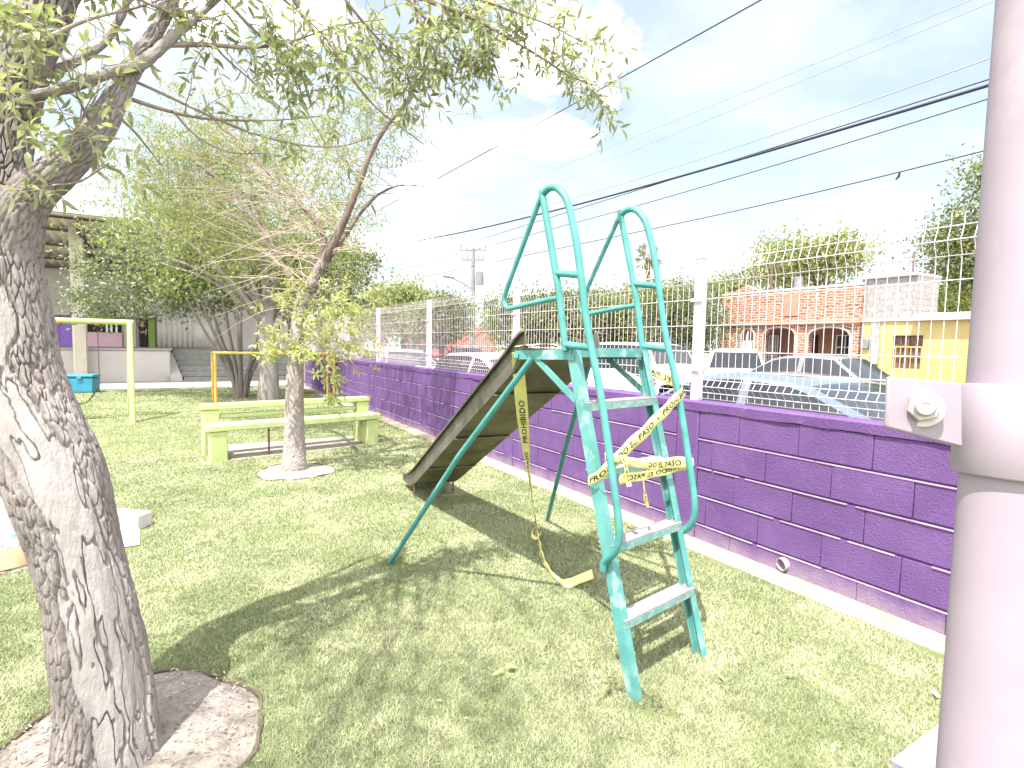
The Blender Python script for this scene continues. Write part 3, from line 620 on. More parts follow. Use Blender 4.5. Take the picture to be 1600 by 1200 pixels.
def ribbon(parent, ctl, wid, text=None, start=0.0, flip=1, tsize=.045, across=None, both=True):
    """ctl: list of (point, width-direction, width scale); lettering follows the strip"""
    n = max(24, len(ctl) * 14); A = spline([tuple(c[0]) + tuple(Vector(c[1]).normalized()) + (c[2],) for c in ctl], n)
    C = A[:, :3]; Wd = unit(A[:, 3:6]); ws = A[:, 6] * wid / 2; arc = np.concatenate([[0], np.cumsum(np.linalg.norm(np.diff(C, axis=0), axis=1))])
    tg = unit(np.gradient(C, axis=0)); nr = unit(np.cross(tg, Wd)); wr = .004 * np.sin(arc * 38)[:, None] * nr
    mb = MB(); rows = []
    for i in range(n): rows.append([Vector(C[i] + Wd[i] * ws[i] * k + wr[i] * abs(k) + nr[i] * .002 * (1 - k * k)) for k in (-1, -.5, 0, .5, 1)])
    mb.loft(rows, closed=False); o = mb.build('strip', 'tape', parent)
    s = o.modifiers.new('thick', 'SOLIDIFY'); s.thickness = .0006; s.offset = 0
    if text:
        V, Fc = lettering(text, tsize); out = []; ok = []
        for x, y, z in V:
            a = x + start; ok.append(0 <= a <= arc[-1] * .995)
            j = int(np.clip(np.searchsorted(arc, a) - 1, 0, n - 2)); f = (a - arc[j]) / max(1e-6, arc[j + 1] - arc[j]); f = min(max(f, 0), 1)
            k = (y / tsize - .36) * 1.5; c = C[j] * (1 - f) + C[j + 1] * f; w = unit(Wd[j] * (1 - f) + Wd[j + 1] * f); hw = ws[j] * (1 - f) + ws[j + 1] * f
            m = nr[j] * (1 - f) + nr[j + 1] * f; q = wr[j] * (1 - f) + wr[j + 1] * f
            out.append(Vector(c + w * hw * k * flip * .9 + q * abs(k) + m * (.002 * (1 - k * k) + .0016)))
        Fk = [f for f in Fc if all(ok[i] for i in f)]
        lm = MB().add(out, Fk); lo = lm.build('lettering', 'ink', o, smooth=False)
        if both:
            o2 = [p - Vector(m_) for p, m_ in zip(out, [Vector(nr[int(np.clip(np.searchsorted(arc, x + start) - 1, 0, n - 2))]) * .0032 for x, y, z in V])]
            lm2 = MB().add(o2, Fk); lm2.build('lettering', 'ink', o, smooth=False)
    return o
def tapes():
    TXT = 'PROHIBIDO EL PASO  \u2022  PROHIBIDO EL PASO  \u2022  PROHIBIDO EL PASO'
    g0 = hz(839, 829, .03); top = P(-.262, .70, 1.335)
    t = thing('caution_tape', (g0.x, g0.y, 0), 'yellow lettered caution tape hanging loose from the slide platform down to the turf', 'tape')
    fr = Vector(RT); z = Vector((0, 0, 1))
    line = lambda k: top.lerp(g0, k) + Vector(RT) * (-.012 * math.sin(k * 3.1))
    ribbon(t, [(g0, fr * .3 + Vector(_fw), .35), (line(.86), fr * .4 - Vector(_fw), .3), (line(.68), fr * .5 - Vector(_fw) * .8, .38), (line(.55), fr * .8 - Vector(_fw) * .5, .55), (line(.42), fr, .95), (line(.28), fr, 1.25), (line(.12), fr, 1.2), (line(.02), fr + z * .1, 1.0)],
           .050, 'EL PASO \u2022 PROHIBIDO \u2022 PASO    PROHIBIDO', .02, -1, .068)
    gp = [hz(x, y, h) for x, y, h in ((838, 828, .035), (842, 848, .03), (848, 872, .022), (860, 892, .02), (874, 908, .02), (888, 912, .025), (905, 905, .035), (926, 897, .05))]
    ribbon(t, [(p, (Vector((.5, .2, .8)) if i < 3 else Vector((.2, .6, .75))), .8 if i < 5 else 1.15) for i, p in enumerate(gp)], .045, 'PROHIBIDO EL PASO', .05, 1, .05)
    ribbon(t, [(P(-.262, .70, 1.332), CU, .8), (P(-.262, .60, 1.342), CU * .2 + CW, .9), (P(-.255, .53, 1.345), CW, .7), (P(-.22, .47, 1.34), CW, .5)], .05)
    kn = [hz(838 + 7 * math.cos(a), 832 + 9 * math.sin(a), .035 + .02 * math.sin(2 * a)) for a in np.linspace(0, 5.5, 7)]
    ribbon(t, [(p, z + fr * .4, .7) for p in kn], .04, 'PASO', .02, 1, .04)
    # wrapped round the ladder
    t2 = thing('caution_tape', tuple(P(0, .25, .84)), 'yellow lettered caution tape wound in a zigzag across the slide ladder', 'tape')
    hr = lambda z: {1.17: .19, 1.2: .2}.get(z, .19)
    f = -CU
    A0 = P(HW + .01, .345, 1.235); A1 = P(HW + .034, .19, 1.165); A2 = P(HW + .012, .165, 1.135); B = P(-HW - .008, .175, .842); B2 = P(-HW - .02, .235, .80)
    dg = (A2 - B).normalized(); wdir = (z - dg * z.dot(dg)).normalized()
    ribbon(t2, [(B2, z, .8), (B, wdir, .9), (B.lerp(A2, .2), wdir, 1.1), (B.lerp(A2, .5) - Vector((0, 0, .004)), wdir, 1.1), (B.lerp(A2, .85), wdir, 1.05), (A2, wdir, 1.0), (A1, wdir, .9), (P(HW + .02, .25, 1.20), z, 1.0), (A0, z, .8)], .052, TXT, .01, 1, .044)
    C0 = P(-HW + .02, .145, .905); C1 = P(-.05, .145, .86); C2 = P(.12, .165, .83); C3 = P(HW - .01, .165, .825); C4 = P(HW + .032, .105, .822); C5 = P(HW + .02, .16, .80); C6 = P(.05, .185, .79); C7 = P(-.13, .18, .80)
    ribbon(t2, [(P(-HW - .03, .145, .915), z, .7), (C0, z, .6), (C1, z, .85), (C2, z, 1.0), (C3, z, 1.1), (C4, z, 1.1), (P(HW + .036, .135, .812), z, 1), (C5, z, .8), (C6, z, .8), (C7, z, .9), (P(-.17, .15, .81), z + CW, .5)], .048, 'DO EL PASO \u2022 PROHIBIDO EL PASO', .30, 1, .044)
    ribbon(t2, [(P(-.185, .14, .91), CW, .35), (P(-.17, .13, .86), CW, .45), (P(-.15, .125, .80), CW + z * .3, .55), (P(-.145, .12, .785), CW, .6)], .05, 'PASO', .01, 1, .04)
    ribbon(t2, [(P(-.03, .14, .80), CW, .3), (P(-.045, .135, .76), CW + CU, .6), (P(-.03, .13, .72), CW, .5), (P(-.01, .13, .67), CW - CU, .2)], .05, 'PASO', .01, 1, .04)
    ribbon(t2, [(P(-.03, .145, .80), CU, .3), (P(-.02, .15, .76), CU + CW, .5), (P(-.015, .14, .70), CU, .3)], .045)
tapes()
# ------------------------------------------------------------------ bench
def bench():
    FL, FR = hz(330, 722), hz(592, 693); d = (FR - FL).normalized(); n = Vector((-d.y, d.x, 0)); Ln = (FR - FL).length
    t = thing('park_bench', tuple(FL), 'lime green painted concrete bench with slatted back behind the slim tree trunk', 'bench')
    def B(a, b, z): return FL + d * a + n * b + Vector((0, 0, z))
    zs, zb, dp = .40, .60, .40
    def bx(a0, a1, b0, b1, z0, z1): return MB().hexa([B(a0, b0, z0), B(a1, b0, z0), B(a1, b1, z0), B(a0, b1, z0), B(a0, b0, z1), B(a1, b0, z1), B(a1, b1, z1), B(a0, b1, z1)])
    bx(-.03, Ln + .03, -.01, .24, zs - .075, zs).build('seat', 'lime', t, bevel=.012)
    for a in (0, Ln - .17): bx(a, a + .17, .0, .15, -.02, zs - .078).build('leg', 'lime', t, bevel=.012)
    for a in (-.01, Ln - .16): bx(a, a + .17, dp - .08, dp + .06, -.02, zb - .068).build('back_post', 'lime', t, bevel=.012)
    bx(-.03, Ln + .03, dp - .09, dp + .07, zb - .065, zb).build('top_rail', 'lime', t, bevel=.012)
    bx(.165, Ln - .165, dp - .05, dp + .03, .425, .475).build('back_slat', 'lime', t, bevel=.01)
    for a in (0.02, Ln - .15): bx(a, a + .12, .245, dp - .085, zs - .075, zs - .01).build('seat_bearer', 'lime', t, bevel=.008)
    MB().tube([B(.62, .06, -.02), B(.62, .06, zs - .08)], .011, 8).build('prop', 'rust', t)
bench()
# ------------------------------------------------------------------ swing, goal, cooler
def swing():
    y = 11.18; x0, x1, z = -3.35, -.79, 1.60
    t = thing('swing_set', (x1, y, 0), 'lime green tube frame swing set with a hanging black belt seat', 'swing')
    MB().tube([(x0 - .05, y, z), (x1 + .05, y, z)], .045, 14).build('top_bar', 'limepole', t)
    for x in (x0, x1):
        for dy, dx in ((-.74, .05), (.70, -.09)): MB().tube([(x, y + dy * .03, z - .01), (x + dx, y + dy, -.03)], .042, 14).build('leg', 'limepole', t)
    for xa, xb in ((-1.70, -1.25), (-2.9, -2.35)):
        s = MB()
        pts = [(xa - .02, y, .52)] + [(xa + (xb - xa) * k, y, .52 - .27 * math.sin(math.pi * k) ** .8) for k in np.linspace(0.02, .98, 14)] + [(xb + .02, y, .52)]
        rows = [[Vector(p) + Vector((0, dy, 0)) for dy in (-.07, -.03, .03, .07)] for p in pts]
        s.loft(rows, closed=False); so_ = s.build('seat', 'rubber', t); m = so_.modifiers.new('t', 'SOLIDIFY'); m.thickness = .012
        for x in (xa - .02, xb + .02):
            c = MB()
            for i in range(26):
                za = z - .06 - i * .0392; o = .009
                c.tube([(x, y - o * (i % 2), za), (x + o * ((i + 1) % 2), y + o * (i % 2), za - .02), (x, y, za - .042)], .0065, 5)
            c.build('chain', 'chain', t)
            MB().span((x - .035, y - .05, z - .07), (x + .035, y + .05, z - .03)).build('hanger', 'rust', t, bevel=.006)
swing()
def goal():
    g = hz(333, 626); Y = g.y; xl, xr = g.x, hy(512, 620, Y).x; h = 1.06
    t = thing('goal_frame', (xl, Y, 0), 'small orange tube football goal frame behind the bench', 'goal')
    for y in (Y, Y - .55):
        dx = .03 if y < Y else 0
        for x in (xl + dx, xr + dx): MB().tube([(x, y, -.02), (x, y, h)], .028, 10).build('post', 'orange', t)
    for y in (Y, Y - .55): MB().tube([(xl, y, h), (xr + .03, y, h)], .028, 10).build('crossbar', 'orange', t)
    for x in (xl, xr): MB().tube([(x, Y, h), (x + .03, Y - .55, h)], .022, 8).build('side_bar', 'orange', t)
goal()
def cooler():
    c = Vector((-2.17, 16.75, 0)); t = thing('cooler_box', tuple(c), 'bright blue plastic lidded box on the grass below the cream column', 'box')
    rt = Matrix.Rotation(R_(-14), 3, 'Z')
    MB().box(c + Vector((0, 0, .18)), (.58, .40, .36), rt).build('body', 'cooler', t, bevel=.03, seg=3)
    MB().box(c + Vector((0, 0, .405)), (.61, .43, .075), rt).build('lid', 'cooler', t, bevel=.025, seg=3)
    MB().box(c + rt @ Vector((.02, -.222, .36)), (.10, .03, .06), rt).build('latch', 'cooler', t, bevel=.008)
cooler()
# ------------------------------------------------------------------ painted path and kerb at the left
mb = MB(); mb.add([(-.28, 4.18, .006), (-.30, 4.55, .006), (-.9, 6.6, .006), (-6, 8.6, .006), (-6, 3.4, .006), (-.95, 3.98, .006), (-.70, 4.16, .006)], [(0, 1, 2, 3, 4, 5, 6)])
struct('path', mb, 'walk')
k = MB(); a, b = Vector((-.27, 4.57, 0)), Vector((-.78, 5.15, 0)); dd = (b - a).normalized(); k.beam(a + Vector((0, 0, .045)), a + dd * 3.2 + Vector((-.6, 0, .045)), .13, .12, Vector((-dd.y, dd.x, 0)))
tag(k.build('kerb_block', 'whitewash', None, bevel=.012), 'rough pale concrete kerb block ending in the lawn behind the leaning trunk', 'kerb')
def mound():
    c = Vector((-.93, 4.42, 0)); t = thing('painted_mound', tuple(c), 'low concrete mound painted orange and teal white at the left edge', 'play mound')
    rings = []
    for q in np.linspace(1, .05, 12):
        rings.append([c + Vector((.24 * q * math.cos(g) * (1 + .06 * math.sin(3 * g)), .42 * q * math.sin(g), .17 * (1 - q ** 2.2) - .005)) for g in np.linspace(0, 2 * math.pi, 40, endpoint=False)])
    MB().loft(rings).build('body', 'paint_teal', t)
    band = MB(); rows = []
    for g in np.linspace(-2.4, 1.6, 34):
        rows.append([c + Vector((.24 * q * math.cos(g) * (1 + .06 * math.sin(3 * g)), .42 * q * math.sin(g), .17 * (1 - q ** 2.2) + .008)) for q in (.96, .82, .68)])
    band.loft(rows, closed=False); band.build('painted_band', 'paint_orange', t)
mound()
mb = MB(); mb.add([(-1.02, 3.93, .010), (-.74, 4.12, .010), (-.9, 4.2, .010), (-1.9, 4.2, .010), (-1.9, 3.82, .010)], [(0, 1, 2, 3, 4)]); struct('painted_ground', mb, 'paint_orange')

# ------------------------------------------------------------------ school pavilion
def school():
    PY, PZ, BY = 20.0, .97, 23.4; xe = -.42
    t = thing('school_building', (-3, PY, 0), 'white school pavilion on a plinth with grey steps and a corrugated roof', 'building')
    MB().span((-9, PY, -.1), (xe, BY + 2, PZ)).build('plinth', 'whitewash', t, bevel=.01)
    MB().span((-9, PY - .04, PZ + .003), (xe + .05, BY, PZ + .06)).build('plinth_edge', 'walk', t, bevel=.008)
    MB().span((xe + .003, 21.6, -.1), (4.6, BY + 2, PZ)).build('porch_floor', 'stepgrey', t)
    st = MB(); n = 6
    for i in range(n):
        z1 = PZ * (i + 1) / n - .004 * (n - i); y0 = 19.85 + i * .30; x0 = -.06 - .06 * i
        st.span((x0, y0, -.1 if i == 0 else PZ * i / n - .02), (3.4, 21.65, z1))
    st.build('steps', 'stepgrey', t, bevel=.012)
    c = MB(); c.add([(-.42, 19.83, -.1), (-.07, 19.83, -.1), (-.40, 21.6, PZ), (-.42, 21.6, PZ), (-.42, 19.83, .16), (-.10, 19.83, .16)], [(0, 1, 5, 4), (4, 5, 2, 3)])
    c.build('stair_cheek', 'whitewash', t)
    # back wall, doors, panels
    w = MB(); w.span((-9, BY, PZ), (6, BY + .2, 3.9)); w.build('wall', 'whitewash', t)
    def panel(name, px, m, y=BY - .03, th=.05, z0=None):
        a, b = hy(px[0], px[1], y), hy(px[2], px[3], y)
        return MB().span((a.x, y - th, max(PZ + .062, b.z) if z0 is None else z0), (b.x, y, a.z)).build(name, m, t, bevel=.004)
    tag(panel('door', (70, 500, 117, 548), 'purpledoor'), label='violet door panel')
    tag(panel('pink_panel', (134, 519, 192, 548), 'pinkwall'), label='pale pink dado panel')
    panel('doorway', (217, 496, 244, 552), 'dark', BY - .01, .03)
    panel('pilaster', (193, 496, 214, 552), 'whitewash', BY - .01, .12)
    panel('board', (231, 498, 243, 545), 'board', BY - .045, .02)
    for x in (165, 172, 180): panel('window_bar', (x, 498, x + 4, 519), 'white', BY - .02, .05, z0=hy(165, 519, BY).z)
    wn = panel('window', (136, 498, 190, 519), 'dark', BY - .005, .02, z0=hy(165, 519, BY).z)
    cu = MB(); a, b = hy(245, 494, BY - .1), hy(337, 552, BY - .1); xs = np.linspace(a.x, b.x, 80)
    cu.loft([[(x, BY - .08 - .035 * math.sin(i * .9) * (1 if i < 52 else .3), z) for z in (PZ + .065, a.z)] for i, x in enumerate(xs)], closed=False)
    s = cu.build('curtain', 'curtain', t); m = s.modifiers.new('t', 'SOLIDIFY'); m.thickness = .01
    # columns and lintel
    for x in (hy(120, 400, 19.7).x, 3.6, -7.5):
        col = MB().span((x - .15, 19.55, -.05), (x + .15, 19.85, 4.6)).build('column', 'cream', t, bevel=.012)
        mb = MB()
        for dx in (-.09, -.03, .03, .09): mb.span((x + dx - .008, 19.535, .2), (x + dx + .008, 19.549, 4.3))
        mb.build('flute', 'cream', col)
    MB().span((-9, BY - .35, 2.05), (-.9, BY - .1, 2.32)).build('lintel', 'whitewash', t, bevel=.01)
    # monopitch roof: corrugated sheet on purlins, high at the front eave
    f0, f1 = 18.4, 23.6; z0, z1 = 4.66, 3.62; X0, X1 = -9.2, 4.2
    cr = MB(); xs = np.arange(X0, X1, .045)
    for rr, (ya, yb) in enumerate(((f0, 19.75), (19.68, 21.05), (20.98, 22.35), (22.28, f1))):
        def zz(y): return z0 + (z1 - z0) * (y - f0) / (f1 - f0) + .012 * rr * (1 if y == ya else 0)
        cr.loft([[(x, y, zz(y) + .028 * math.sin(i * 1.5708 * .8)) for y in (ya, yb)] for i, x in enumerate(xs)], closed=False)
    r = cr.build('roof', 'corr', t); m = r.modifiers.new('t', 'SOLIDIFY'); m.thickness = .006
    pu = MB()
    for y in (18.75, 19.72, 21.0, 22.3, 23.2):
        z = z0 + (z1 - z0) * (y - f0) / (f1 - f0) - .10; pu.span((X0, y - .03, z - .02), (X1, y + .04, z + .055))
    for x in (-7.5, -2.42, 1.0, 3.6): pu.beam((x, f0 + .1, z0 - .25), (x, f1, z1 - .25), .10, .14)
    pu.build('purlin', 'darkwood', r)
    MB().span((X0, f0 - .05, z0 - .10), (X1, f0 - .006, z0 + .13)).build('fascia', 'roofedge', r, bevel=.01)
    sf = MB().span((X0, f0, z0 - .14), (X1, f0 + .30, z0 - .105)).build('soffit', 'cream', r)
school()
# ------------------------------------------------------------------ trees
def polyline(px): return [at(x, y, d) for x, y, d in px]
class Twigs:
    """collects twig tubes and leaf positions of one tree"""
    def __init__(self): self.mb = MB(); self.P = []; self.D = []
    def tube(self, pts, r0, r1, n=5):
        k = len(pts); self.mb.tube(pts, [r0 + (r1 - r0) * i / (k - 1) for i in range(k)], n, cap=False)
    def leafline(self, pts, step, out=.95, start=.1):
        pts = [Vector(p) for p in pts]; s = 0; acc = step * random.random(); side = random.random() * 6.28; tot = sum((b - a).length for a, b in zip(pts, pts[1:])); run = 0
        for a, b in zip(pts, pts[1:]):
            ln = (b - a).length; d = (b - a) / max(ln, 1e-6); o = d.orthogonal().normalized(); o2 = d.cross(o)
            while acc < ln:
                if (run + acc) / tot > start:
                    side += 2.4; q = o * math.cos(side) + o2 * math.sin(side)
                    self.P.append(tuple(a + d * acc)); self.D.append(tuple(d * (1 - out * .6) + q * out + Vector((0, 0, -.15 * random.random()))))
                acc += step * random.uniform(.6, 1.4)
            acc -= ln; run += ln
        self.P.append(tuple(pts[-1])); self.D.append(tuple((pts[-1] - pts[-2]).normalized()))
    def grow(self, p, d, ln, droop=.3, wander=.25, n=6):
        pts = [Vector(p)]; d = Vector(d).normalized()
        for i in range(n):
            d = (d + Vector((random.gauss(0, wander), random.gauss(0, wander), random.gauss(0, wander) * .7 - droop / n))).normalized(); pts.append(pts[-1] + d * ln / n)
        return pts
def rdir(up=0.0): 
    v = Vector((random.gauss(0, 1), random.gauss(0, 1), random.gauss(0, 1) + up)); return v.normalized()

def bark_tube(pts, M, Nn, amp, smoothside=None, seed=0):
    """dense trunk surface with furrowed plates; pts rows are x,y,z,r"""
    A = spline(pts, M); C, r = A[:, :3], A[:, 3]; tg = unit(np.gradient(C, axis=0)); ref = np.array([1.0, 0, 0]); a1 = unit(ref - tg * (tg @ ref)[:, None]); a2 = np.cross(tg, a1)
    th = np.linspace(0, 2 * np.pi, Nn, endpoint=False); arc = np.concatenate([[0], np.cumsum(np.linalg.norm(np.diff(C, axis=0), axis=1))])
    dirn = a1[:, None, :] * np.cos(th)[None, :, None] + a2[:, None, :] * np.sin(th)[None, :, None]
    S = np.stack([np.cos(th)[None, :] * r[:, None], np.sin(th)[None, :] * r[:, None], np.repeat(arc[:, None], Nn, 1)], -1)
    warp = np.stack([fbm(S * 14, 3, seed), fbm(S * 14, 3, seed + 7), fbm(S * 9, 3, seed + 13)], -1) - .5
    Q = S * np.array([70, 70, 14]) + warp * .8
    f1, f2 = worley(Q, seed); e_ = np.clip((f2 - f1 - .02) / .16, 0, 1); ridge = e_ * e_ * (3 - 2 * e_)
    lump = fbm(S * 7, 3, seed + 3) - .5; fine = fbm(S * np.array([75, 75, 22]), 4, seed + 5) - .5
    dsp = amp * (ridge - .85) + .012 * lump + .0065 * fine
    if smoothside is not None:
        k = smoothside(th[None, :], arc[:, None], S); lines = np.abs(fbm(S * np.array([26, 26, 3.2]) + warp * .5, 3, seed + 21) - .5)
        crack = np.clip(1 - lines / .022, 0, 1)
        dead = -.010 + .012 * (fbm(S * np.array([30, 30, 5]), 3, seed + 9) - .5) - .016 * crack + .0012 * fine
        edge = np.exp(-((k - .5) / .16) ** 2)
        dsp = dsp * (1 - k) + dead * k - .014 * edge
    rr = r[:, None] + dsp
    V = C[:, None, :] + dirn * rr[..., None]
    i = np.arange(M - 1)[:, None] * Nn; j = np.arange(Nn)[None, :]; jn = (j + 1) % Nn
    Fc = np.stack([i + j, i + jn, i + Nn + jn, i + Nn + j], -1).reshape(-1, 4)
    return V.reshape(-1, 3), Fc, (k * np.ones_like(rr) if smoothside is not None else np.zeros_like(rr)).reshape(-1)
def join_np(parts):
    V = []; Fs = []; k = 0
    for v, f, _ in parts: V.append(v); Fs.append(f + k); k += len(v)
    return np.concatenate(V), np.concatenate(Fs), np.concatenate([p[2] for p in parts])

def near_tree():
    base = at(165, 1185, 1.75); base.z = 0
    t = thing('ash_tree', tuple(base), 'large leaning tree with furrowed grey trunk and narrow leaves in a bare soil ring', 'tree')
    def row(x, y, d, wpx): p = at(x, y, d); return (*p, wpx / F_PX * d / math.hypot(1, (x - 800) / F_PX) ** .6)
    b0 = hz(172, 1190)
    stem = [(b0.x + .01, b0.y + .03, -.06, .165), row(170, 1196, 1.72, 86), row(165, 1100, 1.73, 73), row(152, 1000, 1.74, 70), row(126, 880, 1.75, 66), row(88, 750, 1.76, 76), row(30, 610, 1.78, 73), row(10, 500, 1.79, 68),
            row(-5, 400, 1.8, 66), row(-4, 330, 1.8, 59), row(2, 260, 1.82, 46), row(14, 180, 1.84, 42), row(48, 75, 1.86, 39), row(82, -5, 1.88, 36), row(130, -110, 1.9, 32), row(150, -300, 1.9, 26), row(120, -520, 1.9, 18)]
    vr = np.array([-RT[0], -RT[1]])
    def side(th, arc, S):
        # dead-wood strip facing the viewer's right, wandering with height
        a = np.arctan2(-RT[1], -RT[0]); face = np.arctan2(-_fw[1], -_fw[0])
        c = face + .92 - .75 * np.clip((arc - .55) / .8, 0, 1) + .08 * np.sin(arc * 9) + (fbm(np.stack([S[..., 0] * 9, S[..., 1] * 9, S[..., 2] * 5], -1), 3, 40) - .5) * .7
        wd = .74 + .12 * np.sin(arc * 3.1 + 1) - np.clip((.36 - arc) * 1.3, 0, .40)
        d = np.abs((th - c + np.pi) % (2 * np.pi) - np.pi)
        return 1 / (1 + np.exp((d - wd) * 16)) * np.clip((1.72 - arc) * 6, 0, 1)
    parts = [bark_tube(stem, 1000, 560, .0125, side, 3)]
    forkB = [row(10, 400, 1.8, 52), row(38, 318, 1.8, 38), row(90, 268, 1.82, 31), row(146, 212, 1.86, 24), row(186, 144, 1.9, 17), row(212, 100, 1.93, 13), row(240, 55, 1.97, 11), row(264, 10, 2.0, 10), row(300, -90, 2.05, 8), row(330, -260, 2.1, 6)]
    parts.append(bark_tube(forkB, 240, 110, .008, None, 8))
    forkC = [row(20, 190, 1.84, 12), row(42, 156, 1.82, 10), row(90, 141, 1.80, 9), row(162, 117, 1.84, 9), row(222, 98, 1.9, 8.5), row(264, 63, 1.95, 7), row(324, 12, 2.05, 6), row(400, -60, 2.2, 5)]
    parts.append(bark_tube(forkC, 140, 40, .002, None, 15))
    forkD = [row(40, 150, 1.86, 10), row(75, 118, 1.95, 8), row(144, 81, 2.05, 7), row(172, 55, 2.1, 6), row(200, 0, 2.15, 5), row(240, -90, 2.2, 4)]
    parts.append(bark_tube(forkD, 100, 36, .002, None, 17))
    V, Fc, mk = join_np(parts); np_mesh('trunk', V, Fc, 'bark', t, mk, True)
    tw = Twigs()
    vis = [  # polyline, radius, spray count, leaf step
        ([(440, -60, 2.2), (470, 20, 2.25), (540, 110, 2.4), (590, 170, 2.5), (663, 226, 2.6)], .010, 0),
        ([(480, -120, 2.2), (620, -20, 2.3), (700, 12, 2.4), (760, 40, 2.45), (830, 80, 2.5), (890, 118, 2.55), (935, 135, 2.6)], .013, 34),
        ([(560, -140, 2.3), (680, -30, 2.4), (780, 10, 2.5), (860, 40, 2.55), (925, 75, 2.6)], .010, 26),
        ([(190, 150, 1.93), (258, 172, 2.0), (327, 186, 2.1), (420, 188, 2.2), (500, 182, 2.3)], .008, 5),
        ([(188, 118, 1.9), (240, 140, 2.0), (330, 182, 2.1), (400, 210, 2.2), (480, 228, 2.3), (545, 226, 2.4), (610, 200, 2.5)], .006, 5),
        ([(262, 70, 1.95), (327, 70, 2.05), (390, 74, 2.15), (450, 66, 2.25), (530, 40, 2.4), (600, 30, 2.5)], .010, 14),
        ([(186, 183, 1.9), (212, 208, 1.95), (252, 258, 2.05)], .006, 0),
        ([(268, 172, 2.0), (310, 215, 2.05), (360, 238, 2.15), (410, 240, 2.25)], .004, 3),
        ([(455, -40, 2.3), (460, 40, 2.3), (464, 110, 2.35), (478, 170, 2.4), (510, 226, 2.45)], .005, 2),
        ([(330, 60, 2.1), (350, 88, 2.1), (400, 132, 2.2), (442, 172, 2.3)], .005, 0),
        ([(300, -60, 2.0), (380, 30, 2.1), (430, 80, 2.2), (470, 140, 2.3)], .008, 16),
        ([(480, -90, 2.2), (540, 0, 2.3), (590, 60, 2.4), (640, 110, 2.5)], .009, 20),
        ([(560, -90, 2.2), (630, -10, 2.3), (690, 60, 2.4), (720, 110, 2.5)], .009, 20),
        ([(330, -90, 2.1), (420, -20, 2.2), (500, 50, 2.3), (540, 110, 2.4)], .008, 18),
        ([(70, 60, 1.8), (140, 30, 1.9), (220, 10, 2.0), (300, -20, 2.1)], .008, 13),
        ([(120, -60, 1.8), (200, -10, 1.9), (300, 30, 2.0), (360, 20, 2.1)], .008, 14),
        ([(150, 205, 1.86), (130, 170, 1.8), (110, 120, 1.75), (100, 90, 1.75)], .006, 9),
        ([(100, 262, 1.84), (120, 200, 1.8), (150, 150, 1.8), (160, 90, 1.85)], .006, 8),
        ([(20, 240, 1.75), (12, 195, 1.65), (25, 160, 1.55)], .006, 6),
        ([(60, 290, 1.8), (120, 285, 1.75), (170, 255, 1.7)], .004, 4),
        ([(-40, 40, 1.7), (20, 20, 1.65), (70, 40, 1.6)], .006, 7),
        ([(640, -60, 2.3), (650, 20, 2.35), (655, 80, 2.4), (640, 120, 2.45)], .006, 14),
        ([(700, -60, 2.4), (735, 0, 2.45), (760, 60, 2.5), (770, 90, 2.5)], .006, 14)]
    for px, r, ns in vis:
        pl = [Vector(q) for q in spline([tuple(p) for p in polyline(px)], 20)]
        tw.tube(pl, r, .0022, 6)
        for _ in range(int(ns * .9)):
            i = random.randint(5, 18); d = (pl[i + 1] - pl[i]).normalized(); g = tw.grow(pl[i], d * .8 + rdir() * 1.1, random.uniform(.12, .30), droop=.25, wander=.16)
            tw.tube(g, .0022, .0009, 4); tw.leafline(g, .0185, start=.15)
            if random.random() < .5:
                g2 = tw.grow(g[3], rdir() * .8 + d * .5, random.uniform(.08, .2), .5, .12); tw.tube(g2, .0014, .0007, 4); tw.leafline(g2, .015)
    # the crown above the picture: boughs over the lawn that shade it
    up = Twigs(); UP_, UD_ = [], []
    def hidden(p):
        v = p - Vector(EYE); z = v.dot(Vector(_fw)); return z < .3 or 600 - F_PX * v.dot(Vector(UP)) / z < -40 or abs(F_PX * v.dot(Vector(RT)) / z) > 950
    k = 0
    while k < 46:
        c = Vector((random.gauss(-2.15, .62), random.gauss(.75, .7), random.uniform(4.6, 7.4)))
        if not all(hidden(c + Vector(o_)) for o_ in ((0, 0, -.5), (.5, 0, -.3), (-.5, 0, -.3), (0, .5, -.5), (0, -.5, -.3))): continue
        k += 1
        s = Vector(stem[random.choice((14, 15, 16))][:3]) if k % 2 else Vector(forkB[random.choice((8, 9))][:3])
        if k % 3 == 0: up.mb.tube([Vector(x) for x in spline([tuple(s), tuple(s.lerp(c, .5) + Vector((0, 0, .35))), tuple(c)], 8)], [.014 - .0016 * i for i in range(8)], 5, cap=False)
        m = 62; UP_.append(np.array(c) + RNG.normal(size=(m, 3)) * np.array([.33, .33, .25])); UD_.append(RNG.normal(size=(m, 3)) + np.array([0, 0, -.3]))
    UP_, UD_ = np.concatenate(UP_), np.concatenate(UD_)
    up.mb.build('branch', 'twigdark', t, ang=80); leaves('foliage', UP_, UD_, RNG.uniform(.06, .09, len(UP_)), .026, 'leaf_ash', t)
    tw.mb.build('branch', 'twigdark', t, ang=80)
    n = len(tw.P); leaves('foliage', tw.P, tw.D, RNG.uniform(.042, .068, n), RNG.uniform(.013, .020, n), 'leaf_ash', t, fine=True)
    print('near leaves', n)
near_tree()

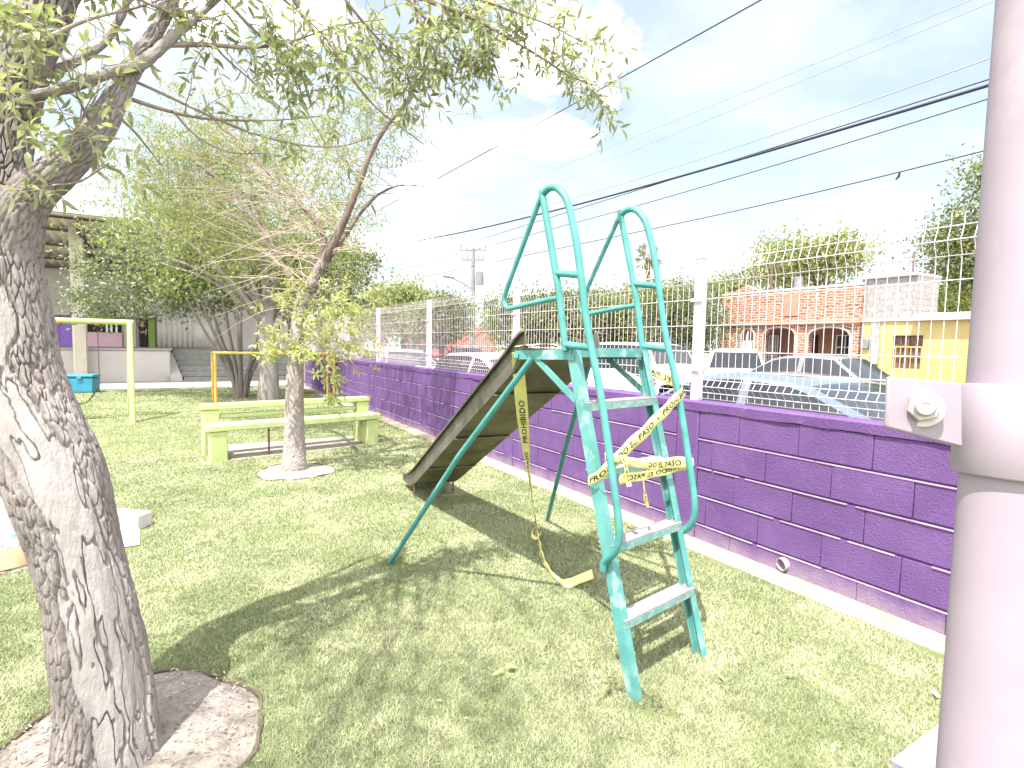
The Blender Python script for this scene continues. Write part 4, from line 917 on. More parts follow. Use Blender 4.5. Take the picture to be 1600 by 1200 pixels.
def bench_tree():
    b = Vector((.945, 5.93, 0)); D0 = 5.66
    t = thing('slim_tree', tuple(b), 'slim pale trunked tree before the bench with trailing bare twigs and bright leaves', 'tree')
    def row(x, y, d, w): p = at(x, y, d); return (*p, w / F_PX * d / math.hypot(1, (x - 800) / F_PX))
    st = [(b.x, b.y, -.05, .165), row(460, 728, 5.62, 21), row(460, 700, 5.63, 17.5), row(460, 640, 5.64, 15), row(462, 560, 5.66, 13), row(468, 500, 5.68, 12), row(480, 458, 5.7, 10.5), row(505, 408, 5.75, 8), row(532, 358, 5.8, 6.2), row(556, 300, 5.85, 5), row(580, 238, 5.9, 4), row(606, 195, 5.95, 3.2), row(630, 165, 6, 2.4), row(652, 132, 6.05, 1.8), row(690, 60, 6.1, 1.2)]
    br = [row(474, 470, 5.7, 8), row(494, 425, 5.8, 6), row(505, 366, 6.1, 4.5), row(463, 313, 6.5, 3.2), row(421, 273, 6.8, 2.4), row(380, 225, 7.1, 1.8), row(330, 190, 7.3, 1.3)]
    br2 = [row(500, 420, 5.75, 6), row(532, 378, 5.9, 4.2), row(562, 335, 6.1, 3), row(590, 305, 6.2, 2.0), row(625, 290, 6.3, 1.2), row(668, 291, 6.4, .7)]
    br3 = [row(472, 470, 5.7, 6), row(445, 420, 6.1, 3.5), row(405, 350, 6.6, 2.6), row(350, 290, 7.0, 2), row(300, 250, 7.2, 1.4)]
    parts = [bark_tube(st[:8], 220, 90, .007, None, 31), bark_tube(st[6:], 200, 44, .003, None, 32)] + [bark_tube(x, 110, 40, .004, None, 33 + i) for i, x in enumerate((br, br2, br3))]
    np_mesh('trunk', *parts[0][:2], 'barkpale', t, None, True)
    for pp in parts[1:]: np_mesh('limb', *pp[:2], 'barkdark', t, None, True)
    tw = Twigs(); bare = MB()
    def pt(L, k): i = int(k); f = k - i; return Vector(L[i][:3]).lerp(Vector(L[min(i + 1, len(L) - 1)][:3]), f)
    lft = -Vector(RT); upv = Vector((0, 0, 1)); fwv = Vector(_fw)
    for k in range(105):                                # long bare trailing withies
        L_, lo, hi = random.choice(((st, 5.5, 10), (br, 1.5, 5.5), (br, 1.0, 4.0), (br2, .5, 4), (st, 5.6, 8)))
        p = pt(L_, random.uniform(lo, hi)); d = lft * random.uniform(.4, 1.2) + upv * random.uniform(-.4, .9) + fwv * random.gauss(.1, .7)
        if random.random() < .16: d = Vector(RT) * random.uniform(.6, 1.1) + upv * random.uniform(0, .4)
        ln = random.uniform(.6, 1.5) if d.dot(lft) > 0 else random.uniform(.3, .6)
        pts = tw.grow(p, d, ln, droop=random.uniform(.0, .65), wander=.12, n=9)
        bare.tube(pts, [.0055 + (.0016 - .0055) * i / 9 for i in range(10)], 4, cap=False)
        if random.random() < .6:
            g = tw.grow(pts[4], (pts[5] - pts[4]).normalized() + rdir() * .4, ln * .4, .5, .08); bare.tube(g, [.003 + (.0012 - .003) * i / 6 for i in range(7)], 4, cap=False)
    bare.build('bare_twig', 'twig', t, ang=80)
    for k in range(760):                               # leafy upper crown
        L_, lo, hi = random.choice(((br, 3.2, 6), (br3, 1.6, 4), (br3, 2, 4), (st, 9, 13.5), (br, 4, 6)))
        p = pt(L_, random.uniform(lo, hi)); spread = .9 if L_ is not st else .4
        q = p + Vector((random.gauss(0, .5), random.gauss(.8, .4), random.gauss(.1, .42))) * spread + lft * (random.uniform(-.2, .9) if L_ is not st else random.uniform(-.1, .5))
        g = tw.grow(q, rdir(.1) + lft * .2, random.uniform(.25, .6), .5, .14)
        tw.tube(g, .003, .001, 4); tw.leafline(g, .024, start=.05)
    for k in range(620):                               # the broad bright mass left of the fork
        a, rr = random.uniform(0, 6.28), random.random() ** .5; x, y = 395 + 205 * rr * math.cos(a), 300 + 135 * rr * math.sin(a)
        q = at(x, y, random.uniform(6.9, 8.6)); g = tw.grow(q, rdir(.1) + lft * .2, random.uniform(.22, .5), .5, .16); tw.tube(g, .003, .001, 4); tw.leafline(g, .026, start=.05)
    for k in range(80):
        g = tw.grow(p := pt(random.choice((br, br3)), random.uniform(1, 3.9)), lft + rdir() * .9 + upv * .5, random.uniform(.7, 1.4), .35, .1, 8); tw.tube(g, .005, .0015, 4)
    tw.mb.build('branch', 'twigdark', t, ang=80)
    n = len(tw.P); leaves('foliage', tw.P, tw.D, RNG.uniform(.045, .075, n), RNG.uniform(.013, .02, n), 'leaf_bright', t)
    # fresh suckers round the stem
    for (x, y, d, m, sp) in ((520, 520, 5.5, 46, .19), (440, 545, 5.55, 24, .10), (468, 490, 5.6, 26, .13), (500, 560, 5.5, 26, .13), (515, 600, 5.45, 8, .05), (540, 485, 5.55, 16, .12), (480, 470, 5.6, 12, .1)):
        sk = Twigs(); c = at(x, y, d); src = at(465, min(y + 30, 575), 5.66)
        sk.tube([src, src.lerp(c, .6) + Vector((0, 0, .04)), c], .006, .002, 5)
        for _ in range(m):
            p = c + Vector((random.gauss(0, sp), random.gauss(0, sp), random.gauss(0, sp))); g = sk.grow(p, (p - src).normalized() + rdir() * .7, random.uniform(.08, .2), .4, .12)
            sk.tube([c, c.lerp(p, .6) + Vector((0, 0, .01)), p], .002, .0015, 3); sk.tube(g, .0022, .001, 4); sk.leafline(g, .013, start=0)
        so_ = sk.mb.build('sucker', 'twig', t, ang=80); n = len(sk.P)
        leaves('foliage', sk.P, sk.D, RNG.uniform(.05, .085, n), RNG.uniform(.018, .028, n), 'leaf_sucker', so_, fine=True)
bench_tree()

def crown(name, blobs, ncl, nleaf, size, m, parent, clr=.28, wup=.45, aspect=.5):
    """leaf clumps spread through and over ellipsoids (x,y,z,rx,ry,rz)"""
    vol = np.array([b[3] * b[4] * b[5] for b in blobs]) ** .67; pick = RNG.choice(len(blobs), ncl, p=vol / vol.sum()); B = np.array(blobs)[pick]
    d = unit(RNG.normal(size=(ncl, 3))); rad = RNG.uniform(.35, 1.08, (ncl, 1)) ** .55
    C = B[:, :3] + d * rad * B[:, 3:]
    cr = clr * RNG.uniform(.5, 1.3, ncl); k = RNG.integers(0, ncl, nleaf)
    P_ = C[k] + RNG.normal(size=(nleaf, 3)) * cr[k][:, None] * np.array([1, 1, .7]); D = unit(RNG.normal(size=(nleaf, 3)) + np.array([0, 0, -.25]))
    tone = RNG.random(ncl); r = np.clip(tone[k] * .55 + RNG.random(nleaf) * .5, 0, 1)
    s = size * RNG.uniform(.7, 1.3, nleaf)
    return leaves(name, P_, D, s, s * aspect, m, parent, rnd=r, wup=wup), C
def limbs(name, base, C, n, r, m, parent, up=.45):
    mb = MB()
    for c in C[RNG.integers(0, len(C), n)]:
        a = Vector(base); c = Vector(c); mid = a.lerp(c, up) + Vector((random.gauss(0, .1), random.gauss(0, .1), .12 * (c - a).length))
        mb.tube([Vector(q) for q in spline([tuple(a), tuple(mid), tuple(c)], 8)], [r + (r * .15 - r) * i / 7 for i in range(8)], 6, cap=False)
    return mb.build(name, m, parent, ang=80)
def simple_tree(kind, label, base, h, r, blobs, ncl, nleaf, size, m, bark='barkdark', group=None, clr=.3, nl=16, fork=.8, aspect=.5):
    t = thing(kind, tuple(base), label, 'tree', group); b = Vector(base)
    pts = [b + Vector((0, 0, -.1)), b + Vector((.02, 0, h * .3)), b + Vector((-.03, .02, h * .7)), b + Vector((0, 0, h))]
    MB().tube([Vector(q) for q in spline([tuple(p) for p in pts], 10)], [r * (1.25 - .5 * i / 9) for i in range(10)], 12).build('trunk', bark, t, ang=70)
    o, C = crown('crown', blobs, ncl, nleaf, size, m, t, clr, aspect=aspect); limbs('limb', b + Vector((0, 0, h * fork)), C, nl, r * .4, bark, t)
    return t
# stout trunk behind the bench, second stem beside it
g = hz(419, 626)
simple_tree('shade_tree', 'broad shade tree with thick grey trunk directly behind the bench', g, 2.1, .19, [(g.x - .2, g.y, 4.0, 1.9, 1.7, 1.3), (g.x + .9, g.y, 3.0, 1.2, 1.2, 1.0), (g.x - 1.4, g.y, 3.3, 1.4, 1.3, 1.0)], 150, 9000, .10, 'leaf_bright', 'bark', nl=14)
g2 = hz(456, 618)
simple_tree('slender_tree', 'slender young tree beside the thick trunk behind the bench', g2, 1.9, .06, [(g2.x + .4, g2.y, 2.9, 1.1, 1.0, .9)], 50, 2600, .09, 'leaf_dark', 'bark', nl=8)
def bushy():
    g = hz(377, 621); t = thing('bushy_tree', tuple(g), 'dense dark leaved tree with many thin stems, left of the thick trunk', 'tree')
    mb = MB()
    for k in range(13):
        a = random.uniform(0, 6.28); rr = random.uniform(.03, .16); q = random.uniform(.35, .95)
        p0 = g + Vector((math.cos(a) * rr, math.sin(a) * rr, -.05)); p1 = p0 + Vector((math.cos(a) * q * .25, math.sin(a) * q * .25, .6)); p2 = p0 + Vector((math.cos(a) * q * .9, math.sin(a) * q * .8, 1.4)); p3 = p0 + Vector((math.cos(a) * q * 1.6, math.sin(a) * q * 1.5, 2.3))
        mb.tube([Vector(x) for x in spline([tuple(p) for p in (p0, p1, p2, p3)], 10)], [.055 - .004 * i for i in range(10)], 7, cap=False)
    mb.build('stem', 'bark', t, ang=80)
    bl = []
    for x, y, d, rx, rz_ in ((180, 420, 12.4, .95, .8), (250, 445, 12.3, .95, .75), (330, 430, 12.4, 1.0, .8), (300, 470, 12.0, .9, .40), (430, 440, 13.2, 1.1, .7), (520, 440, 13.8, .9, .65), (560, 420, 14.2, .5, .6), (180, 480, 12.6, .8, .32), (140, 445, 12.8, .5, .55), (250, 370, 12.8, 1.4, .6), (380, 360, 13, 1.4, .7), (500, 380, 13.6, 1.1, .7), (540, 470, 13.8, .45, .3)):
        p = at(x, y, d); bl.append((p.x, p.y, p.z, rx, .8, rz_))
    crown('crown', bl, 330, 21000, .085, 'leaf_dark', t, .20, aspect=.55)
bushy()
# ------------------------------------------------------------------ small plants and fallen leaves
def weed():
    p = hz(958, 1078); t = thing('weed', tuple(p), 'small green weed growing at the foot of the slide ladder', 'plant'); tw = Twigs()
    for k in range(9): g = tw.grow(p, rdir(1.4), random.uniform(.03, .07), .5, .2, 4); tw.tube(g, .0016, .0008, 4); tw.leafline(g, .014)
    tw.mb.build('stem', 'twig', t); n = len(tw.P); leaves('foliage', tw.P, tw.D, RNG.uniform(.014, .026, n), RNG.uniform(.009, .014, n), 'leaf_bright', t, fine=True)
weed()
def bits():
    n = 190; x, y = RNG.uniform(-.2, 2.75, n), RNG.uniform(1.0, 4.2, n); P_ = np.stack([x, y, RNG.uniform(.012, .024, n)], 1)
    D = RNG.normal(size=(n, 3)) * np.array([1, 1, .25]); o = leaves('plant_debris', P_, D, RNG.uniform(.008, .024, n), RNG.uniform(.003, .008, n), 'dryleaf', None)
    tag(o, 'scattered tiny dry plant bits over the turf', 'debris', kind='stuff')
    n = 1500; a = RNG.uniform(0, 6.28, n); q = RNG.random(n) ** .5 * .97; k = RNG.random(n) < .72
    cx, cy, rr = (np.where(k, PITS[0][i], PITS[1][i]) for i in range(3)); P_ = np.stack([cx + rr * q * np.cos(a), cy + rr * q * np.sin(a), RNG.uniform(.014, .034, n)], 1)
    D = RNG.normal(size=(n, 3)) * np.array([1, 1, .3]); o = leaves('wood_chips', P_, D, RNG.uniform(.010, .032, n), RNG.uniform(.004, .010, n), 'chips', None, wup=.3)
    tag(o, 'loose wood chips and dry leaf crumbs in the soil rings', 'wood chips', kind='stuff')
    n = 70; P_ = np.stack([1.475 + RNG.normal(0, .03, n), 1.37 + RNG.normal(0, .04, n), RNG.uniform(.004, .016, n)], 1)
    tag(leaves('loose_soil', P_, RNG.normal(size=(n, 3)), RNG.uniform(.006, .016, n), RNG.uniform(.004, .009, n), 'soilbit', None), 'dark crumbs of soil at the foot of the slide ladder', 'soil', kind='stuff')
bits()
def fallen():
    first = None
    spots = [(897, 970), (917, 1003), (935, 948), (1120, 1052), (860, 905), (740, 820), (560, 925), (690, 1095), (630, 1075), (1015, 990), (1040, 985), (905, 1035), (460, 990), (590, 1120), (1240, 1055), (1180, 985), (1090, 905), (700, 965), (930, 1033), (650, 860)]
    for i, (x, y) in enumerate(spots):
        p = hz(x, y, .024)
        if first is None:
            first = leaves('fallen_leaf', [(0, 0, 0)], [(1, .2, .02)], .045, .016, 'dryleaf', None, fine=True, rnd=np.array([.6])); o = first
        else: o = first.copy(); COL.objects.link(o)
        o.location = p; o.rotation_euler = (random.uniform(-.3, .3), random.uniform(-.3, .3), random.uniform(0, 6.28)); s = random.uniform(.5, 1.0); o.scale = (s, s, s)
        tag(o, 'small dry straw coloured leaf lying on the turf near the slide', 'leaf', 'small fallen leaves')
    p = hz(790, 1043, .026); t = leaves('fallen_leaf', [tuple(p), tuple(p + Vector((-.01, .0, 0)))], [(.9, -.2, .1), (-.8, -.25, .02)], [.05, .06], [.036, .016], 'dryleaf', None, fine=True, rnd=np.array([.1, .3]))
    tag(t, 'large curled yellow leaf lying alone on the lawn before the slide', 'leaf')
    q = hz(1462, 1084, .02); tag(MB().box(q, (.035, .014, .008), Matrix.Rotation(.9, 3, 'Z')).build('litter_scrap', 'white', None, bevel=.002), 'white scrap of litter on the turf beside the near post', 'litter')
fallen()
# ------------------------------------------------------------------ cars
def interp(tab, t):
    xs, ys = zip(*tab); return float(np.interp(t, xs, ys))
def make_car(paint, label, cat='car', L=4.5, Wd=1.78, H=1.44, style='sedan', group='cars parked in the street'):
    t = thing('parked_car', (0, 0, 0), label, cat, group)
    if style == 'sedan':
        top = [(0, .66), (.015, .82), (.04, .93), (.17, .97), (.20, 1.0), (.335, H - .035), (.44, H), (.55, H - .03), (.60, H - .09), (.755, .985), (.80, .94), (.90, .86), (.965, .76), (.99, .66), (1, .55)]
        cab = (.19, .765); roof = (.335, .585)
    elif style == 'hatch':
        top = [(0, .70), (.01, .92), (.025, 1.02), (.11, H - .10), (.18, H - .02), (.40, H), (.52, H - .04), (.58, H - .10), (.745, 1.02), (.80, .97), (.91, .88), (.97, .76), (.99, .66), (1, .55)]
        cab = (.025, .755); roof = (.14, .565)
    else:
        top = [(0, .80), (.01, 1.05), (.02, 1.15), (.08, H - .08), (.14, H - .01), (.40, H), (.54, H - .03), (.60, H - .10), (.735, 1.14), (.80, 1.07), (.92, .98), (.975, .86), (.99, .72), (1, .6)]
        cab = (.02, .745); roof = (.10, .575)
    bz = .55 * H / 1.44
    belt = [(0, .62), (.02, .80), (.05, .88), (.2, .93 * H / 1.44), (.5, .90 * H / 1.44), (.75, .88 * H / 1.44), (.9, .80), (.97, .70), (1, .52)]
    hw = [(0, .80), (.02, .90), (.08, .97), (.25, 1), (.7, 1), (.9, .96), (.97, .88), (.99, .80), (1, .72)]
    ts = sorted(set([round(x, 4) for x in list(np.linspace(0, 1, 41)) + [.005, .015, .03, .97, .985, .995, cab[0], cab[1], roof[0], roof[1], .455, .475]]))
    rings = []
    for u in ts:
        w = Wd / 2 * interp(hw, u); zt = interp(top, u); zb = min(interp(belt, u), zt - .015); y = (u - .5) * L
        incab = cab[0] < u < cab[1]; k = max(0.0, min(1.0, (zt - zb - .02) / (H - zb - .05)))
        wr = w * (.93 - .19 * k); sill = .20 + .12 * max(0, (u - .93) / .07) + .10 * max(0, (.07 - u) / .07)
        e = min(.055, (zt - zb) * .3)
        rings.append([Vector((x, y, z)) for x, z in ((0, sill), (w * .90, sill), (w * .975, sill + .08), (w, .5 * (zb + sill)), (w * .985, zb - .05), (w * .955, zb), (wr, zt - e), (wr * .90, zt - e * .15), (wr * .5, zt + .008), (0, zt + .014))])
    body, front, rear = MB(), MB(), MB(); sides = {}
    for s in (-1, 1):
        for i in range(len(ts) - 1):
            um = (ts[i] + ts[i + 1]) / 2
            for k in range(9):
                q = [rings[i][k], rings[i + 1][k], rings[i + 1][k + 1], rings[i][k + 1]]
                q = [Vector((p.x * s, p.y, p.z)) for p in q]
                if s > 0: q = q[::-1]
                dst = body; hgt = min(ts_h(top, belt, ts[i]), ts_h(top, belt, ts[i + 1]))
                if k == 5 and cab[0] + .02 < um < cab[1] - .02 and hgt > .14 and not (.455 < um < .475) : dst = sides.setdefault((s, um > .465), MB())
                if k in (7, 8):
                    if roof[1] + .006 < um < cab[1] - .008: dst = front
                    if cab[0] + .008 < um < roof[0] - .008 : dst = rear
                dst.add(q, [(0, 1, 2, 3)])
    def weld(mb, name, m):
        o = mb.build(name, m, t, smooth=False)
        import bmesh
        bm = bmesh.new(); bm.from_mesh(o.data); bmesh.ops.remove_doubles(bm, verts=bm.verts[:], dist=.0005); bmesh.ops.recalc_face_normals(bm, faces=bm.faces[:]) if name == 'body' else None
        bm.to_mesh(o.data); bm.free(); o.data.polygons.foreach_set('use_smooth', [True] * len(o.data.polygons)); o.data.set_sharp_from_angle(angle=R_(38)); return o
    weld(body, 'body', paint); [weld(x, 'side_window', 'carglass') for x in sides.values()]; weld(front, 'windscreen', 'carglass'); weld(rear, 'rear_window', 'carglass')
    for s in (-1, 1):
        for u in (.19, .81):
            c = Vector((s * (Wd / 2 - .10), (u - .5) * L, .32)); ax = Vector((s, 0, 0))
            def rg(d, r, n=24): return [c + ax * d + Vector((0, math.cos(g) * r, math.sin(g) * r)) for g in np.linspace(0, 2 * math.pi, n, endpoint=False)]
            w = MB().loft([rg(-.11, .25), rg(-.11, .30), rg(-.08, .325), rg(.08, .325), rg(.112, .30), rg(.112, .21)]).build('wheel', 'rubber', t)
            r = MB().loft([rg(.095, .21), rg(.100, .19), rg(.095, .17)]); 
            for g in np.linspace(0, 2 * math.pi, 5, endpoint=False): r.beam(c + ax * .10, c + ax * .10 + Vector((0, math.cos(g) * .19, math.sin(g) * .19)), .05, .012, ax.cross(Vector((0, math.cos(g), math.sin(g)))))
            r.build('rim', 'chrome', w, smooth=False)
        zl = interp(belt, .95) - .09
        MB().ball((s * Wd * .36, L * .462, zl), (.20, .13, .085), 14, 8).build('headlight', 'lamp_clear', t)
        MB().ball((s * Wd * .385, -L * .468, interp(belt, .04) - .06), (.14, .10, .105 if style == 'sedan' else .2), 14, 8).build('taillight', 'lamp_red', t)
        MB().ball((s * (Wd / 2 + .06), L * (cab[1] - .535), interp(belt, .7) + .07), (.10, .06, .07), 10, 7).build('mirror', paint, t)
    MB().box((0, -L / 2 - .005, .52), (.36, .02, .15)).build('licence_plate', 'white', t)
    MB().box((0, L / 2 - .005, .42), (.9, .03, .12)).build('grille', 'rubber', t)
    return t
def ts_h(top, belt, u): return interp(top, u) - min(interp(belt, u), interp(top, u) - .015)
def car_paint(name, c, metal=.0): return mat(name, c, rough=.25, metal=metal, spec=.6, coat=.6)
ZR = -.25
def park(o, x, y, heading, z=ZR): o.location = (x, y, z); o.rotation_euler = (0, 0, R_(heading)); return o
MT['p_blue'] = car_paint('pale_blue_paint', (.13, .16, .20), .3); MT['p_silver'] = car_paint('silver_paint', (.20, .20, .20), .4); MT['p_white'] = car_paint('white_car_paint', (.55, .54, .55))
MT['p_rose'] = car_paint('faded_rose_paint', (.40, .20, .225)); MT['p_pink'] = car_paint('pale_pink_car_paint', (.50, .43, .45)); MT['p_dark'] = car_paint('dark_car_paint', (.06, .06, .07)); MT['p_red'] = car_paint('red_car_paint', (.42, .04, .04))
park(make_car('p_blue', 'pale blue silver sedan parked close behind the fence, beside the near post clamp', L=4.6, H=1.36), 5.15, 3.05, 180)
park(make_car('p_silver', 'silver sedan showing its red rear lamp, beyond the nearest pale blue car', L=4.6, H=1.50), 11.2, 6.55, 4)
park(make_car('p_white', 'white hatchback facing the school, parked nose on before the brick house', 'car', L=3.9, H=1.60, style='hatch'), 14.6, 10.9, 128)
park(make_car('p_rose', 'faded rose hatchback parked against the fence behind the slide chute', L=4.1, H=1.44, style='hatch'), 4.98, 8.35, 180)
park(make_car('p_pink', 'pale pink sedan with large windscreen parked behind the two people', L=4.5, H=1.42), 5.0, 14.4, 180)
wv = make_car('p_white', 'white van seen over the slide platform in the road', 'van', L=4.6, H=1.70, style='suv'); park(wv, 9.2, 10.6, 2)
wc = make_car('p_white', 'white sedan parked far along the far kerb under the trimmed tree', L=4.5, H=1.44); park(wc, 14.0, 22.5, 0)
for x, y, hd, lb in ((13.9, 28.5, 0, 'white sedan parked in front of the red shop'), (5.2, 20.6, 180, 'white sedan farthest along the near kerb, left of the two people'), (13.6, 17.0, 0, 'white sedan parked beyond the rose hatchback, below the willowy tree')):
    c = copy_tree(wc); park(c, x, y, hd); c['label'] = lb
dk = make_car('p_dark', 'dark sedan parked along the far kerb left of the white hatchback', L=4.4, H=1.42); park(dk, 13.8, 13.6, 0)
rd = make_car('p_red', 'red pickup like car far down the street beside the red shop', L=4.6, H=1.6, style='suv'); park(rd, 14.0, 34.5, 0)

# ------------------------------------------------------------------ people
def person(label, loc, heading, h, top, legs, lean=0.0, group=None):
    t = thing('person', tuple(loc), label, 'person', group); k = h / 1.70
    J = {'pel': (0, 0, .93), 'sp': (0, .01, 1.10), 'ch': (0, 0, 1.30), 'nk': (0, .01, 1.46), 'hd0': (0, .02, 1.53), 'hd1': (0, .025, 1.61), 'hd2': (0, .02, 1.68),
         'shl': (.16, 0, 1.40), 'ell': (.22, .02, 1.13), 'wrl': (.23, .12, .90), 'hal': (.23, .17, .82), 'shr': (-.16, 0, 1.40), 'elr': (-.22, .02, 1.13), 'wrr': (-.23, .10, .90), 'har': (-.23, .15, .82),
         'hpl': (.09, 0, .88), 'knl': (.10, .02, .49), 'anl': (.10, -.01, .08), 'tol': (.11, .15, .03), 'hpr': (-.09, 0, .88), 'knr': (-.10, .03, .49), 'anr': (-.10, .0, .08), 'tor': (-.11, .16, .03)}
    Rd = {'pel': .12, 'sp': .115, 'ch': .135, 'nk': .055, 'hd0': .075, 'hd1': .092, 'hd2': .075, 'shl': .065, 'ell': .043, 'wrl': .03, 'hal': .032, 'shr': .065, 'elr': .043, 'wrr': .03, 'har': .032, 'hpl': .09, 'knl': .058, 'anl': .042, 'tol': .035, 'hpr': .09, 'knr': .058, 'anr': .042, 'tor': .035}
    Ed = [('pel', 'sp'), ('sp', 'ch'), ('ch', 'nk'), ('nk', 'hd0'), ('hd0', 'hd1'), ('hd1', 'hd2'), ('ch', 'shl'), ('shl', 'ell'), ('ell', 'wrl'), ('wrl', 'hal'), ('ch', 'shr'), ('shr', 'elr'), ('elr', 'wrr'), ('wrr', 'har'), ('pel', 'hpl'), ('hpl', 'knl'), ('knl', 'anl'), ('anl', 'tol'), ('pel', 'hpr'), ('hpr', 'knr'), ('knr', 'anr'), ('anr', 'tor')]
    def skin(name, keys, m, grow):
        ks = [x for x in J if x in keys]; me = bpy.data.meshes.new(name); me.from_pydata([tuple(c * k for c in J[x]) for x in ks], [(ks.index(a), ks.index(b)) for a, b in Ed if a in ks and b in ks], []); me.update()
        o = bpy.data.objects.new(name, me); COL.objects.link(o); o.parent = t; me.materials.append(MT[m])
        md = o.modifiers.new('skin', 'SKIN'); sv = me.skin_vertices[0].data
        for i, x in enumerate(ks): r = Rd[x] * k * grow; sv[i].radius = (r, r * (.72 if x in ('ch', 'sp', 'pel') else 1)); sv[i].use_root = (i == 0)
        s = o.modifiers.new('sub', 'SUBSURF'); s.levels = s.render_levels = 2; return o
    skin('body', J.keys(), 'skin', 1.0)
    skin('shirt', ('sp', 'ch', 'shl', 'ell', 'shr', 'elr', 'pel'), top, 1.16)
    skin('trousers', ('pel', 'hpl', 'knl', 'anl', 'hpr', 'knr', 'anr'), legs, 1.18)
    hb = MB(); rings = []
    for q in np.linspace(.0, 1, 7): rings.append([Vector((math.cos(g) * .098 * math.cos(q * 1.45), .005 + math.sin(g) * .105 * math.cos(q * 1.45), 1.60 + .115 * math.sin(q * 1.5) - .05 * (1 - q) * max(0, -math.sin(g)))) * k for g in np.linspace(0, 6.283, 16, endpoint=False)])
    hb.loft(rings); hb.build('hair', 'hair', t, world=False)
    fb = MB()
    for s in (-1, 1): fb.ball(Vector((s * .033, .108, 1.605)) * k, .011 * k, 8, 6)
    fb.build('eye', 'dark', t, world=False); MB().ball(Vector((0, .118, 1.572)) * k, (.014 * k, .02 * k, .022 * k), 8, 6).build('nose', 'skin', t, world=False)
    MB().ball(Vector((0, .108, 1.535)) * k, (.026 * k, .008 * k, .007 * k), 8, 6).build('mouth', 'paint_orange', t, world=False)
    for s in (-1, 1): MB().ball(Vector((s * .096, .02, 1.59)) * k, (.014 * k, .025 * k, .032 * k), 8, 6).build('ear', 'skin', t, world=False)
    t.rotation_euler = (0, 0, R_(heading)); return t
p1 = hx(554, 600, 3.75); person('person in a pale pink top standing behind the fence, further left of two', (3.78, p1.y, -.10), 160, 1.55, 'pinkcloth', 'jeans')
p2 = hx(597, 600, 3.75); person('person in dark grey clothes standing behind the fence post beside the pale pink car', (3.78, p2.y, -.10), 100, 1.56, 'greycloth', 'blackcloth')
pd = hy(224, 540, 22.6); person('small child in black clothes standing in the dark school doorway', (pd.x, 22.6, .975), 150, 1.0, 'blackcloth', 'blackcloth')

